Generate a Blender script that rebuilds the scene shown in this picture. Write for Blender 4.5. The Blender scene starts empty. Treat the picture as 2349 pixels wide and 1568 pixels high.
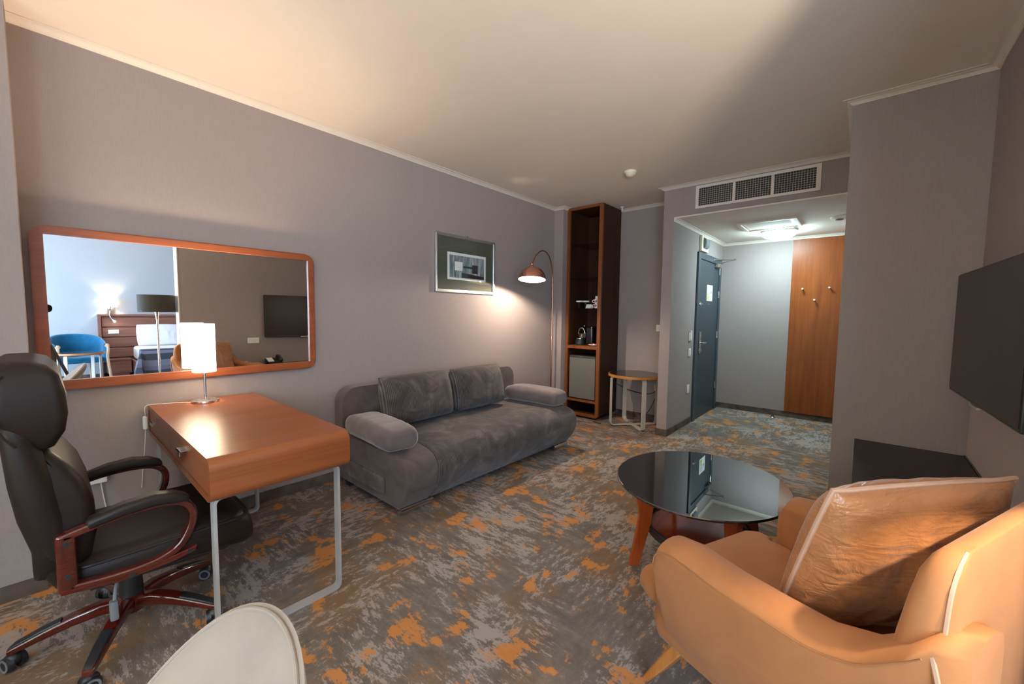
import bpy, bmesh, math, random
from mathutils import Vector, Matrix, noise as mnoise
random.seed(7)
PI = math.pi
COL = bpy.context.scene.collection

# ------------------------------------------------------------------ mesh helpers
class B:
    """collects shapes into one bmesh"""
    def __init__(self):
        self.bm = bmesh.new()
    def _add(self, tmp, mat=None, mi=0):
        if mat is not None:
            bmesh.ops.transform(tmp, matrix=mat, verts=tmp.verts)
        for f in tmp.faces:
            f.material_index = mi
        me = bpy.data.meshes.new('tmp')
        tmp.to_mesh(me); tmp.free()
        n0 = len(self.bm.faces)
        self.bm.from_mesh(me)
        bpy.data.meshes.remove(me)
        return self
    def box(self, x0, x1, y0, y1, z0, z1, bev=0.0, seg=2, mat=None, mi=0):
        t = bmesh.new()
        bmesh.ops.create_cube(t, size=1)
        for v in t.verts:
            v.co = Vector(((x0+x1)/2+(x1-x0)*v.co.x, (y0+y1)/2+(y1-y0)*v.co.y, (z0+z1)/2+(z1-z0)*v.co.z))
        if bev > 0:
            bmesh.ops.bevel(t, geom=list(t.edges), offset=bev, segments=seg, profile=0.5, affect='EDGES')
        return self._add(t, mat, mi)
    def lathe(self, prof, c=(0, 0, 0), seg=32, mat=None, mi=0, closed=False):
        t = bmesh.new()
        rings = []
        for (r, z) in prof:
            if r < 1e-6:
                rings.append([t.verts.new((c[0], c[1], c[2]+z))])
            else:
                rings.append([t.verts.new((c[0]+r*math.cos(2*PI*k/seg), c[1]+r*math.sin(2*PI*k/seg), c[2]+z)) for k in range(seg)])
        pairs = list(zip(rings, rings[1:]))
        if closed: pairs.append((rings[-1], rings[0]))
        for a, b in pairs:
            for k in range(seg):
                k2 = (k+1) % seg
                if len(a) == 1 and len(b) == 1: continue
                if len(a) == 1: t.faces.new((a[0], b[k], b[k2]))
                elif len(b) == 1: t.faces.new((a[k], a[k2], b[0]))
                else: t.faces.new((a[k], a[k2], b[k2], b[k]))
        bmesh.ops.recalc_face_normals(t, faces=t.faces)
        return self._add(t, mat, mi)
    def cyl(self, p0, p1, r0, r1=None, seg=20, mat=None, mi=0, cap=True):
        if r1 is None: r1 = r0
        p0 = Vector(p0); p1 = Vector(p1); d = p1-p0
        q = d.to_track_quat('Z', 'Y').to_matrix().to_4x4()
        M = Matrix.Translation(p0) @ q
        if mat is not None: M = mat @ M
        L = d.length
        prof = ([(0, 0)] if cap else [])+[(r0, 0), (r1, L)]+([(0, L)] if cap else [])
        return self.lathe(prof, seg=seg, mat=M, mi=mi)
    def sphere(self, c, r, sc=(1, 1, 1), seg=20, mat=None, mi=0):
        t = bmesh.new()
        bmesh.ops.create_uvsphere(t, u_segments=seg, v_segments=max(8, seg//2), radius=r)
        M = Matrix.Translation(c) @ Matrix.Diagonal((*sc, 1))
        if mat is not None: M = mat @ M
        return self._add(t, M, mi)
    def loft(self, rings, closed=True, caps=True, loop=False, mat=None, mi=0):
        """rings: lists of 3d points with equal counts; closed: each ring is a loop"""
        t = bmesh.new()
        R = [[t.verts.new(p) for p in ring] for ring in rings]
        n = len(R[0])
        prs = list(zip(R, R[1:]))
        if loop: prs.append((R[-1], R[0]))
        for a, b in prs:
            for k in range(n if closed else n-1):
                k2 = (k+1) % n
                try: t.faces.new((a[k], a[k2], b[k2], b[k]))
                except ValueError: pass
        if caps and closed and not loop:
            t.faces.new(R[0][::-1]); t.faces.new(R[-1])
        bmesh.ops.remove_doubles(t, verts=t.verts, dist=1e-5)
        bmesh.ops.recalc_face_normals(t, faces=t.faces)
        return self._add(t, mat, mi)
    def tube(self, pts, r=0.01, seg=10, sec=None, closed=False, up=None, mat=None, mi=0, radii=None, caps=True):
        """sweep a round (or given 2d) section along pts"""
        P = [Vector(p) for p in pts]; n = len(P)
        T = []
        for i in range(n):
            if closed: d = P[(i+1) % n]-P[i-1]
            else: d = P[min(i+1, n-1)]-P[max(i-1, 0)]
            T.append(d.normalized())
        if up is None:
            u = T[0].orthogonal().normalized()
        else:
            u = Vector(up)
        rings = []
        for i in range(n):
            if up is not None: u = Vector(up)
            u = (u-T[i]*u.dot(T[i]))
            u = u.normalized() if u.length > 1e-6 else T[i].orthogonal().normalized()
            v = T[i].cross(u)
            k = radii[i] if radii else 1.0
            if sec is None:
                ring = [P[i]+(u*math.cos(2*PI*j/seg)+v*math.sin(2*PI*j/seg))*r*k for j in range(seg)]
            else:
                # widen at corners so that the section keeps its width
                ring = [P[i]+u*a*k+v*b*k for a, b in sec]
            rings.append(ring)
        return self.loft(rings, closed=True, caps=caps, loop=closed, mat=mat, mi=mi)
    def prism(self, poly, axis, lo, hi, bev=0, seg=2, mat=None, mi=0):
        """poly: 2d outline; axis 'x','y','z' = extrusion axis"""
        t = bmesh.new()
        def P(a, b, c):
            return {'x': (c, a, b), 'y': (a, c, b), 'z': (a, b, c)}[axis]
        A = [t.verts.new(P(a, b, lo)) for a, b in poly]
        Bv = [t.verts.new(P(a, b, hi)) for a, b in poly]
        n = len(poly)
        c0 = t.faces.new(A[::-1]); c1 = t.faces.new(Bv)
        for k in range(n):
            t.faces.new((A[k], A[(k+1) % n], Bv[(k+1) % n], Bv[k]))
        bmesh.ops.recalc_face_normals(t, faces=t.faces)
        if bev > 0:
            es = [e for f in (c0, c1) for e in f.edges]
            bmesh.ops.bevel(t, geom=es, offset=bev, segments=seg, profile=0.5, affect='EDGES', clamp_overlap=True)
        return self._add(t, mat, mi)
    def frame(self, outer, inner, axis, lo, hi, mat=None, mi=0):
        """ring between two outlines with the same number of points"""
        t = bmesh.new()
        def P(a, b, c):
            return {'x': (c, a, b), 'y': (a, c, b), 'z': (a, b, c)}[axis]
        n = len(outer)
        V = [[t.verts.new(P(a, b, z)) for a, b in pl] for pl in (outer, inner) for z in (lo, hi)]
        o0, o1, i0, i1 = V
        for k in range(n):
            j = (k+1) % n
            for q in ((o0, o1), (i0, i1), (o0, i0), (o1, i1)):
                t.faces.new((q[0][k], q[0][j], q[1][j], q[1][k]))
        bmesh.ops.recalc_face_normals(t, faces=t.faces)
        return self._add(t, mat, mi)
    def grid(self, fn, nu, nv, mat=None, mi=0, wrapu=False):
        t = bmesh.new()
        V = [[t.verts.new(fn(i/(nu if wrapu else nu-1), j/(nv-1))) for j in range(nv)] for i in range(nu)]
        for i in range(nu if wrapu else nu-1):
            for j in range(nv-1):
                i2 = (i+1) % nu
                t.faces.new((V[i][j], V[i2][j], V[i2][j+1], V[i][j+1]))
        bmesh.ops.remove_doubles(t, verts=t.verts, dist=1e-5)
        bmesh.ops.recalc_face_normals(t, faces=t.faces)
        return self._add(t, mat, mi)
    def pillow(self, w, h, t, n=28, wr=0.0, seed=0, corner=0.10, mat=None, mi=0, puff=2.4):
        """cushion in local xz (width w, height h), thickness t along y"""
        def f(u, v, s):
            a = 2*u-1; b = 2*v-1
            k = max(0.0, 1-abs(a)**puff)*max(0.0, 1-abs(b)**puff)
            th = t/2*k**0.5
            px = a*w/2*(1-corner*(b*b)*(a*a)*0.6-0.03*(1-b*b)*abs(a))
            pz = b*h/2*(1-corner*(a*a)*(b*b)*0.6-0.03*(1-a*a)*abs(b))
            q = mnoise.noise(Vector((px*7+seed, pz*7, s*3)))
            e = mnoise.noise(Vector((px*22+seed, pz*9, s*5+seed)))
            return (px, s*(th*(1+0.25*q*wr*4)+e*wr*th*0.9), pz)
        for s in (-1, 1):
            self.grid(lambda u, v: f(u, v, s), n, n, mat=mat, mi=mi)
        bmesh.ops.remove_doubles(self.bm, verts=self.bm.verts, dist=1e-5)
        return self

def rrect(x0, x1, y0, y1, r, seg=6, corners=(1, 1, 1, 1)):
    """rounded rectangle outline, ccw from lower right corner; corners: br, tr, tl, bl"""
    P = []
    for (cx, cy, a0, on) in ((x1, y0, -90, corners[0]), (x1, y1, 0, corners[1]), (x0, y1, 90, corners[2]), (x0, y0, 180, corners[3])):
        rr = r if on else 1e-4
        ox = cx-rr if cx == x1 else cx+rr
        oy = cy-rr if cy == y1 else cy+rr
        for k in range(seg+1):
            a = math.radians(a0+90*k/seg)
            P.append((ox+rr*math.cos(a), oy+rr*math.sin(a)))
    return P

def round_path(pts, r, seg=6, closed=False):
    """fillets the corners of a polyline"""
    P = [Vector(p) for p in pts]; n = len(P); out = []
    for i in range(n):
        if not closed and i in (0, n-1):
            out.append(P[i]); continue
        a = P[i-1]; b = P[i]; c = P[(i+1) % n]
        d0 = (a-b).normalized(); d1 = (c-b).normalized()
        ang = d0.angle(d1)
        if ang > PI-0.02: out.append(b); continue
        k = min(r/math.tan(ang/2), (a-b).length*0.49, (c-b).length*0.49)
        s = b+d0*k; e = b+d1*k
        for j in range(seg+1):
            t = j/seg
            out.append(s*(1-t)**2+b*2*t*(1-t)+e*t*t)
    return out

def bez(p0, p1, p2, p3, n=12):
    p0, p1, p2, p3 = map(Vector, (p0, p1, p2, p3))
    return [p0*(1-t)**3+p1*3*t*(1-t)**2+p2*3*t*t*(1-t)+p3*t**3 for t in [k/n for k in range(n+1)]]

def spline(pts, n=8):
    """Catmull-Rom through points"""
    P = [Vector(p) for p in pts]; out = []
    for i in range(len(P)-1):
        a = P[max(i-1, 0)]; b = P[i]; c = P[i+1]; d = P[min(i+2, len(P)-1)]
        for k in range(n):
            t = k/n
            out.append(0.5*((2*b)+(c-a)*t+(2*a-5*b+4*c-d)*t*t+(3*b-a-3*c+d)*t**3))
    out.append(P[-1]); return out

# ------------------------------------------------------------------ object helpers
def obj(name, b, mats, parent=None, smooth=True, ang=38, sub=0, label=None, off=None):
    bm = b.bm if isinstance(b, B) else b
    if off is not None:
        bmesh.ops.translate(bm, verts=bm.verts, vec=off)
    bm.normal_update()
    for f in bm.faces: f.smooth = smooth
    if smooth and not sub:
        th = math.radians(ang)
        for e in bm.edges:
            e.smooth = not (len(e.link_faces) != 2 or e.calc_face_angle(0) > th)
    me = bpy.data.meshes.new(name)
    bm.to_mesh(me); bm.free()
    if not isinstance(mats, (list, tuple)): mats = [mats]
    for m in mats: me.materials.append(m)
    o = bpy.data.objects.new(name, me)
    COL.objects.link(o)
    if parent is not None:
        o.parent = parent
    if sub:
        s = o.modifiers.new('smooth', 'SUBSURF'); s.levels = sub; s.render_levels = sub
    elif smooth:
        s = o.modifiers.new('normals', 'WEIGHTED_NORMAL'); s.keep_sharp = True; s.weight = 80
    if label: o['label'] = label
    return o

class Thing:
    """an Empty at the base of a thing; parts are modelled in the coordinates given by 'world'"""
    def __init__(self, name, label, cat, loc, rotz=0, group=None, world=True):
        o = bpy.data.objects.new(name, None)
        COL.objects.link(o)
        o.empty_display_size = 0.1
        o.location = loc; o.rotation_euler = (0, 0, rotz)
        o['label'] = label; o['category'] = cat
        if group: o['group'] = group
        self.o = o; self.off = -Vector(loc) if world else None
    def part(self, name, b, mats, parent=None, **k):
        return obj(name, b, mats, parent or self.o, off=self.off, **k)

def single(name, b, mats, label, cat, group=None, **k):
    o = obj(name, b, mats, **k)
    o['label'] = label; o['category'] = cat
    if group: o['group'] = group
    return o

def struct(name, b, mats, parent=None, **k):
    o = obj(name, b, mats, parent, **k)
    if parent is None: o['kind'] = 'structure'
    return o

def copy_thing(root, label, loc, rotz=None, group=None):
    c = root.copy(); COL.objects.link(c)
    c.location = loc
    if rotz is not None: c.rotation_euler = (0, 0, rotz)
    c['label'] = label
    if group: c['group'] = group
    for ch in list(root.children):
        k = ch.copy(); COL.objects.link(k); k.parent = c
        for g in list(ch.children):
            q = g.copy(); COL.objects.link(q); q.parent = k
    return c

# ------------------------------------------------------------------ materials
def srgb(r, g, b):
    def f(c):
        c /= 255
        return c/12.92 if c <= 0.04045 else ((c+0.055)/1.055)**2.4
    return (f(r), f(g), f(b), 1)

class NT:
    def __init__(self, name):
        self.m = bpy.data.materials.new(name); self.m.use_nodes = True
        self.t = self.m.node_tree; self.p = self.t.nodes['Principled BSDF']; self.out = self.t.nodes['Material Output']
    def n(self, typ, **k):
        nd = self.t.nodes.new(typ)
        for a, v in k.items():
            if a.startswith('_'): setattr(nd, a[1:], v)
            else:
                nd.inputs[a.replace('__', ' ')].default_value = v
        return nd
    def l(self, a, b): self.t.links.new(a, b)
    def coord(self, scale=(1, 1, 1), rot=(0, 0, 0)):
        tc = self.n('ShaderNodeTexCoord'); mp = self.n('ShaderNodeMapping')
        mp.inputs['Scale'].default_value = scale; mp.inputs['Rotation'].default_value = rot
        self.l(tc.outputs['Object'], mp.inputs['Vector'])
        return mp.outputs['Vector']
    def noise(self, vec, scale=5, detail=4, rough=0.5, dist=0):
        nd = self.n('ShaderNodeTexNoise', Scale=scale, Detail=detail, Roughness=rough, Distortion=dist)
        self.l(vec, nd.inputs['Vector']); return nd.outputs['Fac']
    def ramp(self, fac, stops, interp='LINEAR'):
        nd = self.n('ShaderNodeValToRGB'); cr = nd.color_ramp; cr.interpolation = interp
        while len(cr.elements) < len(stops): cr.elements.new(0.5)
        for e, (p, c) in zip(cr.elements, stops):
            e.position = p; e.color = c if len(c) == 4 else (*c, 1)
        self.l(fac, nd.inputs['Fac']); return nd.outputs['Color']
    def mix(self, fac, a, b, blend='MIX'):
        nd = self.n('ShaderNodeMix', _data_type='RGBA', _blend_type=blend)
        ins = nd.inputs
        for sock, v in ((ins[0], fac), (ins[6], a), (ins[7], b)):
            if hasattr(v, 'is_linked'): self.l(v, sock)
            else: sock.default_value = v
        return nd.outputs[2]
    def math(self, op, a, b=0.5):
        nd = self.n('ShaderNodeMath', _operation=op)
        for s, v in ((nd.inputs[0], a), (nd.inputs[1], b)):
            if hasattr(v, 'is_linked'): self.l(v, s)
            else: s.default_value = v
        return nd.outputs[0]
    def bump(self, h, strength=0.2, dist=0.002):
        nd = self.n('ShaderNodeBump', Strength=strength, Distance=dist)
        self.l(h, nd.inputs['Height']); self.l(nd.outputs['Normal'], self.p.inputs['Normal'])
    def set(self, **k):
        for a, v in k.items():
            s = self.p.inputs[a.replace('__', ' ')]
            if hasattr(v, 'is_linked'): self.l(v, s)
            else: s.default_value = v
        return self

def plain(name, col, rough=0.5, metal=0.0, spec=0.5, var=0.06, **k):
    n = NT(name)
    v = n.coord()
    f = n.noise(v, 9, 3)
    c = Vector(col[:3])
    n.set(Base__Color=n.ramp(f, [(0.3, (*(c*(1-var)), 1)), (0.7, (*(c*(1+var)), 1))]), Roughness=rough, Metallic=metal)
    n.p.inputs['Specular IOR Level'].default_value = spec
    for a, x in k.items(): n.p.inputs[a.replace('__', ' ')].default_value = x
    return n.m

def wallpaper(name, col, k=0.10):
    n = NT(name)
    a = n.noise(n.coord((520, 520, 14)), 1, 3, 0.6)
    b = n.noise(n.coord((40, 40, 620)), 1, 2, 0.6)
    c = n.noise(n.coord((60, 60, 1.2)), 1, 3, 0.6)
    h = n.math('ADD', n.math('MULTIPLY', a, 0.58), n.math('MULTIPLY', b, 0.34))
    h2 = n.math('ADD', h, n.math('MULTIPLY', c, 0.08))
    v = Vector(col[:3])
    n.set(Base__Color=n.ramp(h2, [(0.33, (*(v*(1-k)), 1)), (0.5, (*v, 1)), (0.67, (*(v*(1+k*1.1)), 1))]), Roughness=0.85)
    n.p.inputs['Specular IOR Level'].default_value = 0.2
    n.bump(h, 0.25, 0.0012)
    return n.m

def wood(name, dark, light, axis='x', scale=1.0, rough=0.3, spec=0.5, coat=0.0):
    n = NT(name)
    s = {'x': (1.2, 16, 16), 'y': (16, 1.2, 16), 'z': (16, 16, 1.2)}[axis]
    s2 = {'x': (3, 160, 160), 'y': (160, 3, 160), 'z': (160, 160, 3)}[axis]
    v = n.coord(tuple(q*scale for q in s)); v2 = n.coord(tuple(q*scale for q in s2))
    a = n.noise(v, 1, 4, 0.55, 0.6); b = n.noise(v2, 1, 3, 0.6)
    f = n.math('ADD', n.math('MULTIPLY', a, 0.62), n.math('MULTIPLY', b, 0.38))
    n.set(Base__Color=n.ramp(f, [(0.34, dark), (0.66, light)]), Roughness=rough)
    n.p.inputs['Specular IOR Level'].default_value = spec
    n.p.inputs['Coat Weight'].default_value = coat
    n.bump(b, 0.06, 0.0006)
    return n.m

def velvet(name, col, sheen=0.6, rough=0.75, nap=0.25, tint=(1, 1, 1, 1)):
    n = NT(name)
    a = n.noise(n.coord(), 5, 5, 0.6, 0.8); b = n.noise(n.coord((1, 1, 1)), 420, 2)
    v = Vector(col[:3])
    n.set(Base__Color=n.ramp(a, [(0.35, (*(v*(1-nap)), 1)), (0.65, (*(v*(1+nap)), 1))]), Roughness=rough, Sheen__Weight=sheen, Sheen__Roughness=0.45)
    n.p.inputs['Sheen Tint'].default_value = tint
    n.p.inputs['Specular IOR Level'].default_value = 0.15
    n.bump(b, 0.12, 0.0008)
    return n.m

def cord(name, col, axis='y'):
    n = NT(name)
    tc = n.coord()
    w = n.n('ShaderNodeTexWave', Scale=28.0, Distortion=0.0, Detail=0.0)
    w.bands_direction = {'x': 'X', 'y': 'Y', 'z': 'Z'}[axis]
    n.l(tc, w.inputs['Vector'])
    a = n.noise(tc, 5, 6, 0.62, 1.2)
    v = Vector(col[:3])
    base = n.ramp(a, [(0.32, (*(v*0.6), 1)), (0.5, (*v, 1)), (0.66, (*(v*1.75), 1))])
    n.set(Base__Color=n.mix(0.8, base, n.ramp(w.outputs['Fac'], [(0.1, (0.35, 0.35, 0.35, 1)), (0.6, (1.15, 1.15, 1.15, 1))]), 'MULTIPLY'), Roughness=0.85, Sheen__Weight=0.16, Sheen__Roughness=0.4)
    n.p.inputs['Specular IOR Level'].default_value = 0.15
    n.bump(w.outputs['Fac'], 0.5, 0.004)
    return n.m

def leather(name, col, rough=0.42):
    n = NT(name)
    v = n.n('ShaderNodeTexVoronoi', Scale=260.0); n.l(n.coord(), v.inputs['Vector'])
    c = Vector(col[:3]); f = n.noise(n.coord(), 6, 4)
    n.set(Base__Color=n.ramp(f, [(0.3, (*(c*0.85), 1)), (0.7, (*(c*1.2), 1))]), Roughness=rough)
    n.p.inputs['Specular IOR Level'].default_value = 0.22
    n.bump(v.outputs['Distance'], 0.12, 0.0006)
    return n.m

def emit(name, col, strength, base=(0.9, 0.9, 0.88, 1)):
    n = NT(name)
    n.set(Base__Color=base, Emission__Color=col, Emission__Strength=strength, Roughness=0.5)
    return n.m

def metal(name, col, rough=0.25):
    n = NT(name)
    f = n.noise(n.coord((6, 6, 6)), 8, 3)
    n.set(Base__Color=col, Metallic=1.0, Roughness=n.math('ADD', n.math('MULTIPLY', f, 0.08), rough-0.04))
    return n.m

def clear_glass(name, tint=(1, 1, 1, 1), gloss=0.06, rough=0.0):
    n = NT(name)
    tr = n.n('ShaderNodeBsdfTransparent', Color=tint); gl = n.n('ShaderNodeBsdfGlossy', Roughness=rough)
    lw = n.n('ShaderNodeFresnel', IOR=1.5)
    mx = n.n('ShaderNodeMixShader')
    ge = n.n('ShaderNodeNewGeometry')
    n.l(n.math('MULTIPLY', lw.outputs[0], n.math('SUBTRACT', 1.0, ge.outputs['Backfacing'])), mx.inputs[0]); n.l(tr.outputs[0], mx.inputs[1]); n.l(gl.outputs[0], mx.inputs[2])
    n.l(mx.outputs[0], n.out.inputs['Surface'])
    return n.m

WALL = wallpaper('woven_wallpaper', (0.322, 0.266, 0.250))
CEIL = plain('ceiling_paint', (0.80, 0.70, 0.605), 0.9, var=0.01, spec=0.1)
CROWN = plain('moulding_paint', (0.72, 0.63, 0.54), 0.55, var=0.01)
WHITE = plain('white_plastic', (0.78, 0.75, 0.69), 0.4, var=0.01)
IVORY = plain('ivory_plastic', (0.72, 0.66, 0.50), 0.4, var=0.01)
WD_DESK = wood('cherry_veneer', srgb(122, 64, 32), srgb(148, 84, 46), 'y', .7, 0.30)
WD_DESKX = wood('cherry_veneer_crosswise', srgb(112, 56, 28), srgb(156, 84, 44), 'y', 1, 0.33)
WD_MIR = wood('mirror_cherry', srgb(128, 66, 38), srgb(158, 88, 52), 'y', 1, 0.32)
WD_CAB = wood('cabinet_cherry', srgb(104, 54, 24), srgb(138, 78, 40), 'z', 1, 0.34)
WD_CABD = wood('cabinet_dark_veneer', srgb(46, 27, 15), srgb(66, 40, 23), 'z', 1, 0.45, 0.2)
WD_PANEL = wood('panel_cherry', srgb(116, 54, 18), srgb(148, 78, 30), 'z', 0.8, 0.38, 0.25)
WD_TBL = wood('red_beech', srgb(150, 62, 22), srgb(184, 86, 36), 'z', 1, 0.3)
WD_LEG = wood('oak_leg', srgb(166, 100, 44), srgb(196, 130, 66), 'z', 1, 0.35)
WD_RED = wood('mahogany_lacquer', srgb(58, 15, 9), srgb(94, 28, 17), 'y', 1, 0.12, 0.7, 0.6)
WD_BED = wood('walnut_bed', srgb(120, 78, 66), srgb(150, 102, 86), 'y', 1, 0.35)
WD_BEECH = wood('pale_beech', srgb(196, 160, 128), srgb(220, 188, 158), 'z', 1, 0.4)
EDGE = wood('beech_edge', srgb(168, 104, 46), srgb(196, 130, 66), 'x', 1, 0.35)
LEATHER = leather('dark_brown_leather', (0.018, 0.0115, 0.0095), 0.46)
LEATHER2 = leather('black_leather_pad', (0.020, 0.016, 0.014), 0.38)
BLK = plain('black_plastic', (0.016, 0.016, 0.018), 0.42)
BLKG = plain('black_gloss', (0.010, 0.010, 0.011), 0.12)
RUB = plain('grey_rubber', (0.16, 0.17, 0.18), 0.5)
GREYM = plain('grey_lacquered_steel', (0.43, 0.42, 0.41), 0.38, 0.25)
LEGW = plain('pale_bentwood_lacquer', (0.50, 0.45, 0.38), 0.4)
CHROME = metal('chrome', (0.72, 0.70, 0.68, 1), 0.12)
NICKEL = metal('brushed_nickel', (0.62, 0.57, 0.52, 1), 0.28)
SILVER = metal('silver_frame', (0.66, 0.65, 0.64, 1), 0.32)
COPPER = metal('copper', (0.80, 0.42, 0.30, 1), 0.16)
COPPERP = metal('copper_pole', (0.62, 0.30, 0.19, 1), 0.24)
SOFA = velvet('taupe_velvet', (0.112, 0.088, 0.080), 0.2, tint=(0.9, 0.85, 0.85, 1))
SOFAC = cord('grey_corduroy', (0.108, 0.088, 0.080), 'y')
TAN = velvet('tan_velvet', (0.375, 0.152, 0.055), 0.12, 0.7, 0.07, tint=(1, 0.85, 0.75, 1))
def satin(name, col):
    n = NT(name)
    a = n.noise(n.coord((3, 14, 9)), 1.6, 4, .55, .6); q = n.noise(n.coord((2, 9, 22), (.3, .2, .5)), 1.3, 3, .5, .9)
    v = Vector(col)
    n.set(Base__Color=n.ramp(a, [(.35, (*(v*.9), 1)), (.65, (*(v*1.1), 1))]), Roughness=.36, Sheen__Weight=.15)
    n.p.inputs['Specular IOR Level'].default_value = .55
    n.bump(n.math('ADD', a, n.math('MULTIPLY', q, .8)), .55, .02); return n.m
TANP = satin('tan_satin_velvet', (0.38, 0.155, 0.055))
PIPE = plain('tan_piping', (0.46, 0.27, 0.17), 0.5)
CREAM = velvet('cream_velvet', (0.285, 0.232, 0.187), 0.3, 0.8, 0.07)
BLUE = velvet('blue_velvet', (0.008, 0.125, 0.25), 0.5, 0.6, 0.2, tint=(0.6, 0.8, 1, 1))
DOORB = plain('door_blue_grey', (0.030, 0.045, 0.056), 0.42, var=0.03)
DOORF = plain('door_frame_blue_grey', (0.040, 0.058, 0.072), 0.4, var=0.03)
FRIDGE = plain('fridge_grey', (0.155, 0.150, 0.128), 0.42, 0.1, var=0.02)
LINEN = plain('white_linen', (0.82, 0.82, 0.84), 0.9, var=0.02)
PAPER = plain('paper', (0.80, 0.80, 0.76), 0.7, var=0.01)
INK = plain('grey_ink', (0.25, 0.26, 0.30), 0.7)
RED = plain('red_print', (0.55, 0.03, 0.03), 0.5)
GOLD = plain('gold_print', (0.42, 0.32, 0.16), 0.4)
GREENP = plain('green_print', (0.50, 0.55, 0.12), 0.7)
VIOLP = plain('violet_print', (0.40, 0.28, 0.55), 0.7)
CERAM = plain('white_ceramic', (0.80, 0.76, 0.70), 0.2, var=0.01)
MATG = plain('olive_mat_board', (0.085, 0.088, 0.060), 0.8, var=0.03)
TVS = plain('tv_screen', (0.022, 0.0155, 0.0145), 0.32, spec=0.28)
BLKTOP = plain('black_laminate', (0.012, 0.009, 0.0075), 0.28, spec=0.2)
GLASSCLR = clear_glass('clear_glass')
SHELFG = clear_glass('shelf_glass', (0.82, 0.86, 0.84, 1))
BULB = emit('bulb_warm', (1, 0.80, 0.55, 1), 30)

def black_glass():
    n = NT('black_glass')
    f = n.noise(n.coord(), 3, 2)
    n.set(Base__Color=n.ramp(f, [(0.3, (0.004, 0.0035, 0.003, 1)), (0.7, (0.006, 0.005, 0.005, 1))]), Roughness=0.015, IOR=2.3)
    return n.m
BGLASS = black_glass()

def mirror_mat():
    n = NT('mirror_silvering')
    n.set(Base__Color=(0.93, 0.94, 0.94, 1), Metallic=1.0, Roughness=0.0)
    return n.m
MIRROR = mirror_mat()

def carpet(name):
    n = NT(name)
    base = n.coord()
    wv = n.n('ShaderNodeTexNoise', Scale=7.0, Detail=4.0); n.l(base, wv.inputs['Vector'])
    warp = n.mix(0.05, base, wv.outputs['Color'], 'ADD')
    def mapped(sc, off=0):
        mp = n.n('ShaderNodeMapping'); mp.inputs['Scale'].default_value = sc; mp.inputs['Location'].default_value = (off, off*.7, 0)
        n.l(base, mp.inputs['Vector']); return mp.outputs['Vector']
    mask = n.ramp(n.noise(base, 0.9, 3, .6), [(0.47, (0, 0, 0, 1)), (0.53, (1, 1, 1, 1))])
    def streak(a, b, off, det=5):
        return n.mix(mask, n.noise(mapped((a, b, 1), off), 1, det, 0.62), n.noise(mapped((b, a, 1), off), 1, det, 0.62))
    st = streak(16, 46, 0); st2 = streak(5, 15, 3.1); st3 = streak(60, 170, 7, 3)
    big = n.noise(warp, 2.4, 4, 0.6)
    def comb(*tw):
        r = None
        for x, w in tw:
            q = n.math('MULTIPLY', x, w); r = q if r is None else n.math('ADD', r, q)
        return r
    tone = comb((st2, .5), (st, .3), (st3, .2))
    base_c = n.ramp(tone, [(0.36, (0.105, 0.085, 0.072, 1)), (0.50, (0.152, 0.126, 0.109, 1)), (0.62, (0.205, 0.174, 0.154, 1))])
    brown = n.ramp(comb((n.noise(warp, 1.7, 5, 0.62), .75), (st, .25)), [(0.49, (0, 0, 0, 1)), (0.56, (1, 1, 1, 1))])
    c1 = n.mix(n.math('MULTIPLY', brown, 0.55), base_c, (0.200, 0.108, 0.046, 1))
    lg = comb((st, .30), (big, .30), (st2, .22), (st3, .18))
    lm = n.ramp(lg, [(0.508, (0, 0, 0, 1)), (0.530, (1, 1, 1, 1))])
    c1b = n.mix(n.math('MULTIPLY', lm, 0.80), c1, (0.310, 0.270, 0.250, 1))
    o2 = comb((n.noise(warp, 5.6, 5, 0.6), .54), (st, .20), (st2, .18), (st3, .08))
    om = n.ramp(o2, [(0.546, (0, 0, 0, 1)), (0.562, (1, 1, 1, 1))])
    c2 = n.mix(n.math('MULTIPLY', om, 0.88), c1b, (0.46, 0.185, 0.048, 1))
    pile = n.noise(base, 420, 2)
    c3 = n.mix(0.4, c2, n.ramp(pile, [(0.3, (0.95, 0.92, 0.90, 1)), (0.7, (1.75, 1.70, 1.66, 1))]), 'MULTIPLY')
    n.set(Base__Color=c3, Roughness=0.95)
    n.p.inputs['Specular IOR Level'].default_value = 0.08
    n.bump(n.math('ADD', pile, n.math('MULTIPLY', st, 0.5)), 0.25, 0.003)
    return n.m
CARPET = carpet('distressed_carpet')

# ------------------------------------------------------------------ measured positions (metres)
XR, YR, XC = 3.50, 3.334, 2.91          # TV wall, column face, column left edge
YP, XP, XH = 4.341, 1.374, 1.481        # pier face, pier left, hall left wall
YH, HS, H = 6.297, 2.307, 2.631         # hall back wall, hall soffit, ceiling
YN, YW, XB, YB = 4.885, -1.75, 8.0, 3.75
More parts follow.
